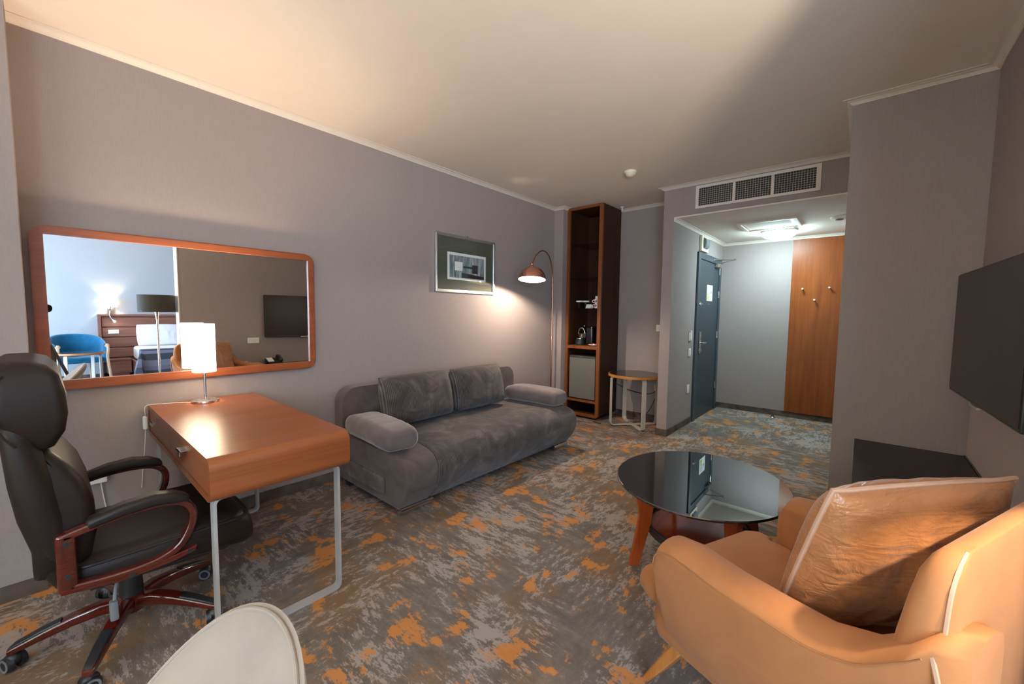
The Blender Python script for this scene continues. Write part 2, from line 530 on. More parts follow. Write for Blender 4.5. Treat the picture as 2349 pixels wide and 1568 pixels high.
# ================================================================== SETTING
b = B(); b.box(-0.3, XB+0.2, YW-0.3, 6.6, -0.12, 0); struct('floor', b, CARPET)
b = B(); b.box(-0.3, XB+0.2, YW-0.3, 6.6, H, H+0.15); struct('ceiling', b, CEIL)
b = B(); b.box(-0.15, 0, YW-0.15, YN+0.15, 0, H); struct('wall_left', b, WALL)
b = B(); b.box(0, 0.223, YW, -0.052, 0, H); struct('wall_left_pilaster', b, WALL)
b = B(); b.box(0, 0.135, 4.299, YN, 0, H); struct('wall_left_chase', b, WALL)
b = B(); b.box(-0.1, XP, YN, YN+0.15, 0, H); struct('wall_niche', b, WALL)
b = B(); b.box(XP, XH, YP, YH+0.1, 0, H); struct('wall_hall_left', b, WALL)
b = B(); b.box(XP-0.05, XC+0.1, YH, YH+0.15, 0, H); struct('wall_back', b, WALL)
b = B(); b.box(XC, XR+0.15, YR, YH+0.15, 0, H); struct('wall_right_column', b, WALL)
b = B(); b.box(XR, XR+0.15, 1.125, YR, 0, H); struct('wall_right', b, WALL)
b = B(); b.box(XH, XC, YP, YP+0.12, HS+0.012, H); struct('wall_above_hall', b, WALL)
b = B(); b.box(XH, XC, YP+0.001, YH, HS, HS+0.03); struct('ceiling_hall', b, CEIL)
BWALL = wallpaper('bedroom_wallpaper', (0.42, 0.44, 0.47), 0.07)
b = B(); b.box(XB, XB+0.15, YW-0.15, YB+0.15, 0, H); struct('wall_bedroom', b, BWALL)
b = B(); b.box(XR+0.15, XB, YB, YB+0.15, 0, H); struct('wall_bedroom_far', b, BWALL)
# window wall with two openings
WIN = [(1.25, 3.15, 0.40, 2.40), (4.0, 7.6, 0.35, 2.50)]
b = B()
xs = [-0.15, WIN[0][0], WIN[0][1], WIN[1][0], WIN[1][1], XB+0.15]
for i in (0, 2, 4): b.box(xs[i], xs[i+1], YW-0.15, YW, 0, H)
for (x0, x1, z0, z1) in WIN:
    b.box(x0, x1, YW-0.15, YW, 0, z0); b.box(x0, x1, YW-0.15, YW, z1, H)
struct('wall_window', b, WALL)
for i, (x0, x1, z0, z1) in enumerate(WIN):
    b = B()
    b.frame([(x0, z0), (x1, z0), (x1, z1), (x0, z1)], [(x0+.06, z0+.06), (x1-.06, z0+.06), (x1-.06, z1-.06), (x0+.06, z1-.06)], 'y', YW-0.10, YW-0.04)
    k = 2 if i == 0 else 3
    for j in range(1, k):
        xm = x0+(x1-x0)*j/k; b.box(xm-.035, xm+.035, YW-0.10, YW-0.04, z0+.05, z1-.05)
    w = struct('window_%d' % (i+1), b, WHITE)
    b = B(); b.box(x0-.05, x1+.05, YW-0.03, YW+0.12, z0-.04, z0-.001, 0.008); struct('window_sill', b, WHITE, w)
    b = B(); b.box(x0+.05, x1-.05, YW-0.074, YW-0.068, z0+.05, z1-.05); struct('window_pane', b, GLASSCLR, w)

t = Thing('added_sheer_curtain', 'added cream sheer curtain, out of view, warming daylight at the main room window', 'curtain', (1.9, YW+.16, .02))  # curtain added out of view to soften and warm the blue daylight
n = NT('daylight_warming_voile')
tl = n.n('ShaderNodeBsdfTranslucent', Color=(.90, .74, .56, 1)); df = n.n('ShaderNodeBsdfDiffuse', Color=(.82, .74, .62, 1)); mx = n.n('ShaderNodeMixShader', Fac=.72)
n.l(df.outputs[0], mx.inputs[1]); n.l(tl.outputs[0], mx.inputs[2]); n.l(mx.outputs[0], n.out.inputs['Surface'])
b = B(); b.grid(lambda u, v: (1.0+2.4*u, YW+.17+.035*math.sin(u*120), .02+2.56*v), 241, 4); t.part('added_curtain_cloth', b, n.m, ang=80)
b = B(); b.cyl((.95, YW+.17, 2.60), (3.45, YW+.17, 2.60), .012, seg=14); t.part('added_curtain_rod', b, NICKEL)

def sweep_plan(path, prof):
    """sweep a profile (distance into the room, height) along a plan path; the room lies on the right-hand side"""
    P = [Vector((x, y)) for x, y in path]; n = len(P); b = B(); rings = []
    for i in range(n):
        d0 = (P[i]-P[i-1]).normalized() if i else (P[1]-P[0]).normalized()
        d1 = (P[i+1]-P[i]).normalized() if i < n-1 else d0
        n0 = Vector((d0.y, -d0.x)); n1 = Vector((d1.y, -d1.x))
        m = (n0+n1); m = m/(m.dot(n0)) if m.length > 1e-6 else n0
        rings.append([(P[i].x+m.x*d, P[i].y+m.y*d, z) for d, z in prof])
    b.loft(rings, closed=True, caps=True); return b
def crown(z0, z1, w):
    h = z1-z0
    return [(-0.004, z0), (0.006, z0), (0.009, z0+h*.18), (0.012, z0+h*.22), (w*.30, z0+h*.36), (w*.52, z0+h*.62), (w*.60, z0+h*.66), (w*.64, z0+h*.74), (w*.80, z0+h*.80), (w, z0+h*.86), (w, z1-.0005), (-0.004, z1-.0005)]
pc = crown(2.602, H, 0.050)
struct('trim_1', sweep_plan([(0, -0.052), (0, 4.299), (0.135, 4.299), (0.135, YN), (XP, YN), (XP, YP), (XC, YP), (XC, YR), (XR, YR), (XR, 1.125)], pc), CROWN, ang=25)
pc2 = crown(2.276, HS, 0.040)
struct('trim_2', sweep_plan([(XH, YP+0.004), (XH, YH), (XC, YH)], pc2), CROWN, ang=25)
b = B(); b.box(XR-0.006, XR+0.156, 1.112, 1.1255, 0, H, 0.004); struct('trim_3', b, WHITE)   # bright corner bead at the end of the TV wall
bp = [(-0.004, 0), (0.010, 0), (0.010, 0.066), (0.006, 0.072), (-0.004, 0.072)]
SKIRT = plain('carpet_skirting', (0.105, 0.080, 0.066), .95, var=.45, spec=.05)
def base(name, path): struct(name, sweep_plan(path, bp), SKIRT)
base('baseboard_left', [(0.223, YW), (0.223, -0.052), (0, -0.052), (0, 4.299), (0.135, 4.299), (0.135, YN), (XP, YN), (XP, YP), (XH, YP), (XH, 5.155)])
base('baseboard_hall', [(XH, 6.19), (XH, YH), (XC, YH)])
base('baseboard_right', [(XC, YH), (XC, YR), (XR, YR), (XR, 1.112)])
base('baseboard_bedroom', [(XR+0.15, YB), (XB, YB), (XB, YW)])

# ------------------------------------------------------------------ entrance door in the hall's left wall
Y0, Y1, ZT = 5.165, 6.185, 2.07
b = B()
pth = [(Y0, 0), (Y0, ZT), (Y1, ZT), (Y1, 0)]
b.box(XH, XH+0.022, Y0, Y0+0.085, 0, ZT, 0.003); b.box(XH, XH+0.022, Y1-0.075, Y1, 0, ZT, 0.003); b.box(XH, XH+0.022, Y0+.085, Y1-.075, ZT-0.075, ZT, 0.003)
door = struct('door_1', b, DOORF)
b = B(); b.box(XH, XH+0.010, Y0+0.09, Y1-0.08, 0.006, ZT-0.08, 0.002); leaf = struct('leaf', b, DOORB, door)
b = B(); b.box(XH+0.010, XH+0.022, 5.315, 5.385, 0.835, 1.105, 0.008, 3); b.cyl((XH+0.02, 5.35, 0.87), (XH+0.034, 5.35, 0.87), 0.022)
struct('lock_plate', b, NICKEL, door)
b = B(); b.cyl((XH+0.02, 5.35, 0.962), (XH+0.058, 5.35, 0.962), 0.011); b.tube(round_path([(XH+0.052, 5.35, 0.962), (XH+0.056, 5.46, 0.965), (XH+0.05, 5.50, 0.962)], 0.02), 0.009)
struct('door_handle', b, CHROME, door)
b = B(); b.lathe([(0, 0), (0.026, 0), (0.024, 0.012), (0, 0.014)], mat=Matrix.Translation((XH+0.021, 5.272, 1.447)) @ Matrix.Rotation(PI/2, 4, 'Y')); b.box(XH+0.028, XH+0.042, 5.262, 5.35, 1.442, 1.452, 0.003)
struct('security_latch', b, CHROME, door)
b = B(); b.lathe([(0, 0), (0.010, 0), (0.009, 0.005), (0, 0.006)], mat=Matrix.Translation((XH+0.010, 5.687, 1.45)) @ Matrix.Rotation(PI/2, 4, 'Y')); struct('peephole', b, CHROME, door)
for zz in (0.30, 1.0, 1.55, 1.86):
    b = B(); b.cyl((XH+0.018, 6.106, zz), (XH+0.018, 6.106, zz+0.09), 0.009); struct('hinge', b, NICKEL, door)
b = B(); b.box(XH+0.010, XH+0.065, 5.88, 6.06, 1.945, 1.995, 0.008); struct('door_closer', b, NICKEL, door)
b = B(); b.tube([(XH+0.04, 5.95, 2.0), (XH+0.25, 5.90, 2.03)], 0.007); b.tube([(XH+0.25, 5.90, 2.03), (XH+0.02, 5.80, 2.035)], 0.007); b.box(XH+0.01, XH+0.035, 5.77, 5.83, 2.02, 2.05, 0.004); b.box(XH+.235, XH+.265, 5.885, 5.915, 2.02, 2.045, 0.004)
struct('closer_arm', b, CHROME, door)

t = Thing('door_notice', 'white paper notice with coloured blocks taped on the dark entrance door', 'notice', (XH+0.0105, 5.70, 1.50))
b = B(); b.box(XH+0.0104, XH+0.0114, 5.575, 5.825, 1.495, 1.70); t.part('sheet', b, PAPER)
b = B()
for k in range(7): b.box(XH+0.0113, XH+0.0118, 5.60, 5.60+0.17-0.02*(k % 3), 1.675-0.013*k, 1.679-0.013*k)
t.part('text_lines', b, INK)
b = B(); b.box(XH+0.0113, XH+0.0118, 5.60, 5.69, 1.51, 1.555); b.box(XH+0.0113, XH+0.0118, 5.60, 5.64, 1.56, 1.585); b.box(XH+0.0113, XH+0.0118, 5.65, 5.69, 1.56, 1.60); t.part('green_blocks', b, GREENP)
b = B(); b.box(XH+0.0113, XH+0.0118, 5.745, 5.79, 1.59, 1.625); t.part('violet_block', b, VIOLP)

t = Thing('emergency_light', 'ivory box with grey curved cover above the entrance door', 'emergency light', (XH, 5.365, 2.075))
b = B(); b.box(XH+0.001, XH+0.03, 5.225, 5.50, 2.085, 2.268, 0.004); t.part('housing', b, IVORY)
b = B(); b.prism([(XH+0.03, 2.12), (XH+0.055, 2.14), (XH+0.065, 2.19), (XH+0.055, 2.235), (XH+0.03, 2.25)], 'y', 5.29, 5.44, 0.004); t.part('cover', b, RUB)

def plate(name, label, cat, group, P, axis, w, h, kind):
    """wall plate; P on the wall; axis 'x' = faces +x, 'y' = faces -y, 'X' = faces -x"""
    t = Thing(name, label, cat, P, group=group, world=False)
    M = {'x': Matrix.Rotation(PI/2, 4, 'Z'), 'y': Matrix.Identity(4), 'X': Matrix.Rotation(-PI/2, 4, 'Z')}[axis]
    b = B(); b.box(-w/2, w/2, -0.010, -0.0005, -h/2, h/2, 0.004, mat=M); t.part('plate', b, WHITE)
    if kind == 'switch':
        b = B(); b.box(-w*.33, w*.33, -0.016, -0.009, -h*.33, h*.33, 0.003, mat=M); t.part('rocker', b, CERAM)
    elif kind == 'card':
        b = B(); b.box(-w*.3, w*.36, -0.022, -0.009, -h*.38, h*.38, 0.003, mat=M); t.part('card_slot', b, CERAM)
        b = B(); b.box(-w*.05, w*.2, -0.024, -0.010, h*.38, h*.75, mat=M); t.part('key_card', b, PAPER)
    else:
        xs = [0] if kind == 'socket' else [-w*.22, w*.22]
        for x in xs:
            b = B(); b.lathe([(0.020, 0), (0.020, 0.002), (0.017, 0.002), (0.016, -0.006), (0, -0.006)], seg=24, mat=M @ Matrix.Translation((x, -0.010, 0)) @ Matrix.Rotation(PI/2, 4, 'X')); s = t.part('outlet', b, CERAM)
            b = B()
            for q in (-0.008, 0.008): b.cyl((x+q, -0.0035, 0), (x+q, -0.0050, 0), 0.003, seg=10, mat=M)
            t.part('pin_hole', b, BLK, s)
    return t
plate('card_switch', 'white key card switch left of the entrance door, top of three wall plates', 'switch', None, (XH, 5.0, 1.053), 'x', 0.085, 0.10, 'card')
plate('light_switch', 'white light switch left of the entrance door, middle of three wall plates', 'switch', None, (XH, 5.0, 0.867), 'x', 0.075, 0.095, 'switch')
plate('wall_socket', 'white socket left of the entrance door, lowest of three wall plates', 'socket', None, (XH, 5.0, 0.432), 'x', 0.075, 0.10, 'socket')
plate('wall_socket', 'white socket high on the niche wall above the round side table', 'socket', None, (1.165, YN, 1.148), 'y', 0.082, 0.082, 'socket')
plate('wall_socket', 'white socket low in the niche behind the round side table legs', 'socket', None, (1.165, YN, 0.418), 'y', 0.075, 0.082, 'socket')
plate('double_socket', 'white double socket on the TV wall seen in the mirror above the phone', 'socket', None, (XR, 1.925, 0.885), 'X', 0.145, 0.08, 'double')
t = Thing('niche_cable', 'black cable hanging slack behind the round side table', 'cable', (1.0, YN-0.02, 0))
b = B(); b.tube(spline([(0.64, YN-.012, 0.40), (0.78, YN-.02, 0.355), (0.93, YN-.02, 0.33), (1.08, YN-.02, 0.335), (1.17, YN-.014, 0.39)]), 0.005)
t.part('loop_cable', b, BLK)
b = B(); b.tube(spline([(1.17, YN-.014, 0.39), (1.14, YN-.03, 0.26), (1.08, YN-.05, 0.12), (0.98, YN-.07, 0.02), (0.86, YN-.12, 0.008), (0.70, YN-.10, 0.008)]), 0.004)
t.part('floor_cable', b, BLK)

# ------------------------------------------------------------------ hall fittings
t = Thing('air_vent', 'wide white air vent grille above the hall opening', 'vent', (2.19, YP, 2.366))
vx0, vx1, vz0, vz1 = 1.693, 2.695, 2.368, 2.590
b = B(); b.frame([(vx0, vz0), (vx1, vz0), (vx1, vz1), (vx0, vz1)], [(vx0+.028, vz0+.024), (vx1-.034, vz0+.024), (vx1-.034, vz1-.026), (vx0+.028, vz1-.026)], 'y', YP-0.016, YP-0.0005); t.part('grille_frame', b, CROWN)
b = B(); b.box(vx0+.02, vx1-.02, YP-0.002, YP-0.0006, vz0+.02, vz1-.02); t.part('backing', b, plain('vent_dark', (0.03, 0.026, 0.022), 0.8))
ix0, ix1, iz0, iz1 = vx0+.028, vx1-.034, vz0+.024, vz1-.026
b = B()
for k in range(1, 46): x = ix0+(ix1-ix0)*k/46; b.box(x-.0013, x+.0013, YP-0.009, YP-0.005, iz0, iz1)
t.part('upright_slat', b, LEGW)
b = B()
for k in range(1, 9): z = iz0+(iz1-iz0)*k/9; b.box(ix0, ix1, YP-0.008, YP-0.005, z-.0012, z+.0012)
t.part('cross_slat', b, LEGW)
for q in (1/3, 2/3):
    x = ix0+(ix1-ix0)*q; b = B(); b.box(x-.011, x+.011, YP-0.0125, YP-0.002, iz0, iz1); t.part('divider', b, CROWN)

t = Thing('ceiling_hatch', 'white square access hatch in the hall ceiling beside the lamp', 'hatch', (2.19, 5.24, HS))
def sq(x0, x1, y0, y1): return [(x0, y0), (x1, y0), (x1, y1), (x0, y1)]
b = B(); b.frame(sq(1.92, 2.465, 4.995, 5.50), sq(1.955, 2.43, 5.03, 5.465), 'z', HS-0.016, HS-0.0006); b.frame(sq(1.955, 2.43, 5.03, 5.465), sq(1.985, 2.40, 5.06, 5.435), 'z', HS-0.009, HS-0.0006); t.part('hatch_frame', b, CROWN)
b = B(); b.box(1.98, 2.405, 5.055, 5.44, HS-0.006, HS-0.0006); t.part('hatch_panel', b, CEIL)
t = Thing('ceiling_lamp', 'glowing white glass dome lamp on the hall ceiling', 'ceiling light', (2.225, 5.67, HS-.09))
b = B(); b.lathe([(0, -0.001), (0.175, -0.001), (0.182, -0.012), (0.178, -0.026), (0, -0.026)], (2.225, 5.67, HS), 40); t.part('lamp_base', b, WHITE)
b = B(); b.lathe([(0.176, -0.026)]+[(0.176*math.cos(a), -0.026-0.082*math.sin(a)) for a in [k*PI/2/10 for k in range(1, 10)]]+[(0, -0.108)], (2.225, 5.67, HS), 40); t.part('glass_dome', b, emit('cool_dome_glass', (0.64, 0.93, 1.0, 1), 62))
t = Thing('smoke_detector', 'flat white detector on the hall ceiling beside the wooden panel', 'detector', (2.79, 5.28, HS-.03))
b = B(); b.lathe([(0, -0.001), (0.075, -0.001), (0.075, -0.010), (0.06, -0.022), (0, -0.024)], (2.79, 5.28, HS), 28); t.part('detector_housing', b, WHITE)
b = B(); b.lathe([(0.03, -0.023), (0.034, -0.030), (0.02, -0.032), (0, -0.032)], (2.79, 5.28, HS), 20); t.part('sensor_ring', b, RUB)
t = Thing('smoke_detector', 'round ivory smoke detector hanging from the main room ceiling', 'detector', (1.32, 3.63, H-.06))
b = B(); b.lathe([(0, -0.0006), (0.055, -0.0006), (0.055, -0.010), (0.050, -0.022), (0, -0.022)], (1.32, 3.63, H), 28); t.part('detector_base', b, IVORY)
b = B(); b.lathe([(0.046, -0.022), (0.046, -0.032), (0.034, -0.045), (0.018, -0.052), (0, -0.052)], (1.32, 3.63, H), 28); t.part('sensor_head', b, IVORY)
t = Thing('ceiling_sprinkler', 'small white sprinkler on the ceiling right of the tall cabinet', 'sprinkler', (0.70, 4.74, H-.07))
b = B(); b.lathe([(0, -0.0006), (0.022, -0.0006), (0.020, -0.008), (0.008, -0.010), (0.008, -0.05), (0.014, -0.055), (0, -0.057)], (0.70, 4.74, H), 16); t.part('sprinkler_body', b, WHITE)

t = Thing('coat_panel', 'tall cherry wood coat panel with three hooks on the hall back wall', 'coat panel', (2.6, YH-0.01, 0.07))
b = B(); b.box(2.30, XC-0.001, YH-0.018, YH-0.0005, 0.0725, 2.274); t.part('panel', b, WD_PANEL)
for x, z in ((2.427, 1.651), (2.692, 1.659), (2.553, 1.512)):
    b = B(); b.cyl((x, YH-0.017, z), (x, YH-0.075, z), 0.008, seg=14); b.lathe([(0, 0), (0.013, 0), (0.014, 0.008), (0.010, 0.012), (0, 0.012)], seg=16, mat=Matrix.Translation((x, YH-0.066, z)) @ Matrix.Rotation(PI/2, 4, 'X')); t.part('coat_hook', b, NICKEL)
t = Thing('door_stop', 'small steel door stop on the hall carpet by the back wall', 'door stop', (2.205, 6.10, 0))
b = B(); b.lathe([(0, 0), (0.028, 0), (0.028, 0.008), (0.018, 0.02), (0, 0.02)], (2.205, 6.10, 0), 20); t.part('stop_base', b, NICKEL)
b = B(); b.lathe([(0.017, 0.02), (0.019, 0.032), (0, 0.036)], (2.205, 6.10, 0), 20); t.part('rubber_cap', b, BLK)

# ================================================================== MIRROR ON THE SOFA WALL
t = Thing('wall_mirror', 'wide mirror in a rounded cherry wood frame above the desk', 'mirror', (0, 0.63, 0.893))
my0, my1, mz0, mz1 = -0.03, 1.286, 0.893, 1.703
b = B()
oo = rrect(my0, my1, mz0, mz1, 0.065, 8); ii = rrect(my0+.046, my1-.040, mz0+.050, mz1-.042, 0.006, 8); om = rrect(my0+.006, my1-.006, mz0+.006, mz1-.006, 0.06, 8)
b.frame(oo, ii, 'x', 0.0008, 0.026); b.frame(om, ii, 'x', 0.026, 0.032); t.part('mirror_frame', b, WD_MIR)
b = B(); b.box(0.004, 0.018, my0+.035, my1-.03, mz0+.04, mz1-.032); t.part('mirror_glass', b, MIRROR, smooth=False)

# ================================================================== DESK
dx0, dx1, dy0, dy1, dz0, dz1 = 0.014, 1.30, 0.362, 0.884, 0.602, 0.766
t = Thing('writing_desk', 'cherry wood writing desk with rounded end and grey metal loop legs', 'desk', ((dx0+dx1)/2, (dy0+dy1)/2, 0))
b = B()
out = rrect(dx0, dx1, dz0, dz1, 0.042, 8, (1, 1, 0, 0)); inn = rrect(dx0+.02, dx1-.022, dz0+.022, dz1-.022, 0.022, 8, (1, 1, 0, 0))
b.frame(out, inn, 'y', dy0, dy1); b.box(dx0+.02, dx1-.022, dy1-.02, dy1-.003, dz0+.022, dz1-.022); t.part('desk_body', b, WD_DESK)
xm = 0.575
for (x0, x1, hx) in ((dx0+.022, xm-.002, 0.26), (xm+.002, dx1-.026, 0.90)):
    b = B(); b.box(x0, x1, dy0+.004, dy0+.022, dz0+.024, dz1-.024, 0.001); d = t.part('drawer', b, wood('drawer_veneer', srgb(112, 58, 32), srgb(146, 80, 44), 'x', 1, 0.34))
    b = B(); b.box(hx-.035, hx+.035, dy0-.022, dy0+.004, 0.716, 0.720); b.box(hx-.035, hx+.035, dy0-.022, dy0-.019, 0.698, 0.720); t.part('drawer_pull', b, NICKEL, d, label='brushed nickel drawer pull')
for x in (1.215, 0.10):
    y0, y1 = 0.388, 0.862
    b = B(); pth = round_path([(x, y0, 0.007), (x, y1, 0.007), (x, y1, dz0-.007), (x, y0, dz0-.007)], 0.028, 6, True)
    b.tube(pth, sec=[(-.019, -.006), (.019, -.006), (.019, .006), (-.019, .006)], closed=True, up=(1, 0, 0)); t.part('loop_leg', b, GREYM, ang=30)

LX, LY = 0.145, 0.600
t = Thing('table_lamp', 'glowing white cylinder table lamp on a nickel stem on the desk', 'lamp', (LX, LY, dz1))
b = B(); b.lathe([(0, 0.0006), (0.066, 0.0006), (0.068, 0.006), (0.066, 0.014), (0.020, 0.020), (0, 0.020)], (LX, LY, dz1), 40); t.part('lamp_foot', b, NICKEL)
b = B(); b.cyl((LX, LY, dz1+.018), (LX, LY, dz1+.30), 0.0065, seg=14); t.part('stem', b, NICKEL)
SHB, SHT, SHR = 0.945, 1.222, 0.057
def shade_mat(name, col, es):
    n = NT(name)
    tr = n.n('ShaderNodeBsdfTranslucent', Color=(0.9, 0.86, 0.78, 1)); df = n.n('ShaderNodeBsdfDiffuse', Color=(0.85, 0.82, 0.76, 1))
    m1 = n.n('ShaderNodeMixShader', Fac=0.55); em = n.n('ShaderNodeEmission', Color=col, Strength=es); ad = n.n('ShaderNodeAddShader')
    n.l(df.outputs[0], m1.inputs[1]); n.l(tr.outputs[0], m1.inputs[2]); n.l(m1.outputs[0], ad.inputs[0]); n.l(em.outputs[0], ad.inputs[1]); n.l(ad.outputs[0], n.out.inputs['Surface'])
    return n.m
b = B(); b.lathe([(SHR, SHB), (SHR, SHT), (SHR-.0025, SHT), (SHR-.0025, SHB)], (LX, LY, 0), 40, closed=True); t.part('lamp_shade', b, shade_mat('glowing_shade', (1, 0.88, 0.70, 1), 3.2))
b = B(); b.sphere((LX, LY, 1.10), 0.022); b.cyl((LX, LY, 1.04), (LX, LY, 1.085), 0.012); t.part('bulb', b, BULB)
b = B(); b.tube(spline([(LX-.02, LY-.06, dz1+.004), (LX-.07, LY-.12, dz1+.0035), (0.05, 0.42, dz1+.0035), (0.045, 0.352, dz1+.002), (0.043, 0.346, 0.72), (0.04, 0.346, 0.705)]), 0.0022, 6); c = t.part('power_cord', b, WHITE)
b = B(); b.box(0.022, 0.052, 0.335, 0.356, 0.635, 0.71, 0.008, 3); t.part('cord_switch', b, WHITE, c)
b = B(); b.tube(spline([(0.038, 0.345, 0.637), (0.03, 0.34, 0.55), (0.012, 0.33, 0.42), (0.006, 0.32, 0.30)]), 0.0016, 6); t.part('hanging_cord', b, WHITE, c)
t = Thing('power_strip', 'white power strip on the wall below the mirror behind the office chair', 'power strip', (0, 0.15, 0.39))
b = B(); b.box(0.0008, 0.036, 0.03, 0.185, 0.385, 0.425, 0.006); t.part('strip_body', b, WHITE)
b = B(); b.tube(spline([(0.02, 0.16, 0.386), (0.014, 0.17, 0.28), (0.012, 0.19, 0.10)]), 0.003, 6); t.part('strip_cord', b, WHITE)

# ================================================================== OFFICE CHAIR
CX, CY = 0.82, 0.186
t = Thing('office_chair', 'dark brown leather executive chair with red wood arms and five-star base', 'office chair', (CX, CY, 0), world=False)
# star base
hub = B(); hub.lathe([(0, 0.075), (0.040, 0.075), (0.046, 0.10), (0.046, 0.135), (0.036, 0.145), (0, 0.145)], seg=28); t.part('hub', hub, WD_RED)
for a in (-98, -26, 46, 118, 190):
    R = Matrix.Rotation(math.radians(a), 4, 'Z')
    rings = []
    for r, z, w, h in ((0.025, 0.113, 0.024, 0.026), (0.09, 0.122, 0.026, 0.024), (0.17, 0.112, 0.024, 0.020), (0.25, 0.092, 0.021, 0.016), (0.315, 0.074, 0.018, 0.012), (0.328, 0.070, 0.014, 0.009)):
        rings.append([R @ Vector((r, y, z2)) for y, z2 in [(p[0], z+p[1]) for p in rrect(-w, w, -h, h, min(w, h)*.55, 3)]])
    b = B(); b.loft(rings); leg = t.part('base_leg', b, WD_RED)
    rings = []
    for r, z, w, h in ((0.195, 0.116, 0.019, 0.014), (0.25, 0.103, 0.018, 0.012), (0.31, 0.086, 0.015, 0.008), (0.322, 0.080, 0.010, 0.004)):
        rings.append([R @ Vector((r, p[0], z+p[1])) for p in rrect(-w, w, -h, h, min(w, h)*.5, 3)])
    b = B(); b.loft(rings); t.part('foot_cap', b, BLK, leg)
    ca = math.radians(a+35)
    cc = R @ Vector((0.315, 0, 0.029)); ax = Vector((math.cos(ca), math.sin(ca), 0)); b = B()
    for s in (-1, 1):
        b.cyl(cc+ax*s*0.010, cc+ax*s*0.026, 0.029, 0.026, 24)
    b.cyl(cc, cc+Vector((0, 0, 0.05)), 0.008); b.sphere(cc+Vector((0, 0, 0.012)), 0.026, (1, 1, 0.9), 16)
    cas = t.part('caster', b, BLK, leg)
    for s in (-1, 1):
        b = B(); b.lathe([(0.016, 0), (0.023, 0), (0.023, 0.0025), (0.016, 0.0025)], seg=24, closed=True, mat=Matrix.Translation(cc+ax*s*0.0265) @ ax.to_track_quat('Z', 'Y').to_matrix().to_4x4() @ Matrix.Translation((0, 0, -0.0012)))
        t.part('caster_ring', b, RUB, leg)
b = B(); b.cyl((0, 0, 0.13), (0, 0, 0.30), 0.032, 0.030); b.cyl((0, 0, 0.14), (0, 0, 0.22), 0.038, 0.036); t.part('gas_lift', b, BLK)
b = B(); b.box(-.11, .11, -.10, .16, 0.285, 0.325, 0.012); t.part('tilt_mechanism', b, BLK)
b = B(); b.tube(spline([(0.08, -0.02, 0.30), (0.14, -0.05, 0.27), (0.165, -0.06, 0.22)]), 0.006, 8); b.box(0.150, 0.180, -0.075, -0.050, 0.150, 0.225, 0.007); t.part('tilt_lever', b, RUB)
# seat
b = B()
def sect(y, hw, z0, z1):
    return [(p[0], y, p[1]) for p in rrect(-hw, hw, z0, z1, min((z1-z0)*.48, 0.055), 5)]
b.loft([sect(-.20, .20, .345, .42), sect(-.17, .245, .325, .445), (sect(0, .262, .318, .452)), sect(.16, .264, .315, .462), sect(.27, .262, .305, .462), sect(.34, .252, .292, .440), sect(.375, .232, .292, .405), sect(.385, .20, .31, .37)])
seat = t.part('seat', b, LEATHER, ang=60)
b = B()
b.tube([(x, y, 0.428) for x, y in rrect(-.262, .262, -.18, .365, .07, 6)], 0.006, 8, closed=True); t.part('seat_piping', b, LEATHER2, seat)
b = B(); b.loft([sect(-.12, .17, .285, .33), sect(.28, .20, .275, .33), sect(.33, .18, .285, .325)]); t.part('seat_pan', b, BLK)
# backrest: rear shell
Yo = CY
prof = [(.33, -.03, .035, .205), (.40, -.065, .045, .225), (.50, -.090, .050, .245), (.62, -.116, .030, .255), (.74, -.130, .005, .258), (.86, -.137, -.030, .255), (.97, -.140, -.045, .248), (1.03, -.128, -.055, .225), (1.05, -.115, -.065, .18)]
rings = []
for z, yr, yf, hw in prof:
    yr2 = yr-CY+.03; yf2 = yf-CY
    rings.append([(p[0], p[1], z) for p in rrect(-hw, hw, yr2, yf2, min(.05, (yf2-yr2)*.45), 5)])
b = B(); b.loft(rings); back = t.part('back_shell', b, LEATHER, ang=60)
# front cushion (lumbar and shoulder) with bulge
rings = []
for z, yf, hw in ((.40, .045, .20), (.44, .075, .235), (.54, .092, .245), (.64, .088, .245), (.72, .066, .242), (.78, .035, .235), (.825, .000, .22), (.838, -.015, .19)):
    rings.append([(p[0], p[1]-CY, z) for p in rrect(-hw, hw, -.06, yf, .035, 4)])
b = B(); b.loft(rings); t.part('back_cushion', b, LEATHER, ang=60)
rings = []
for z, yr, yf, hw in ((.832, -.06, -.030, .19), (.848, -.075, -.004, .228), (.90, -.095, .016, .256), (.96, -.150, .022, .268), (1.03, -.153, .020, .268), (1.085, -.145, .010, .260), (1.118, -.128, -.012, .238), (1.132, -.105, -.040, .19)):
    R_ = [(p[0], p[1]-CY, z) for p in rrect(-hw, hw, yr, yf, min(.035, (yf-yr)*.45), 5)]
    rings.append([(x, y+0.024*(abs(x)/.26)**3, zz) for x, y, zz in R_])
b = B(); b.loft(rings); hr = t.part('headrest', b, LEATHER, ang=60)
for s in (-1, 1):
    b = B(); b.tube(spline([(s*.262, -.075-CY, .87), (s*.2695, -.105-CY, .93), (s*.2705, -.115-CY, 1.0), (s*.268, -.108-CY, 1.06), (s*.258, -.09-CY, 1.095)], 5), .003, 6); t.part('headrest_seam', b, LEATHER2, hr)
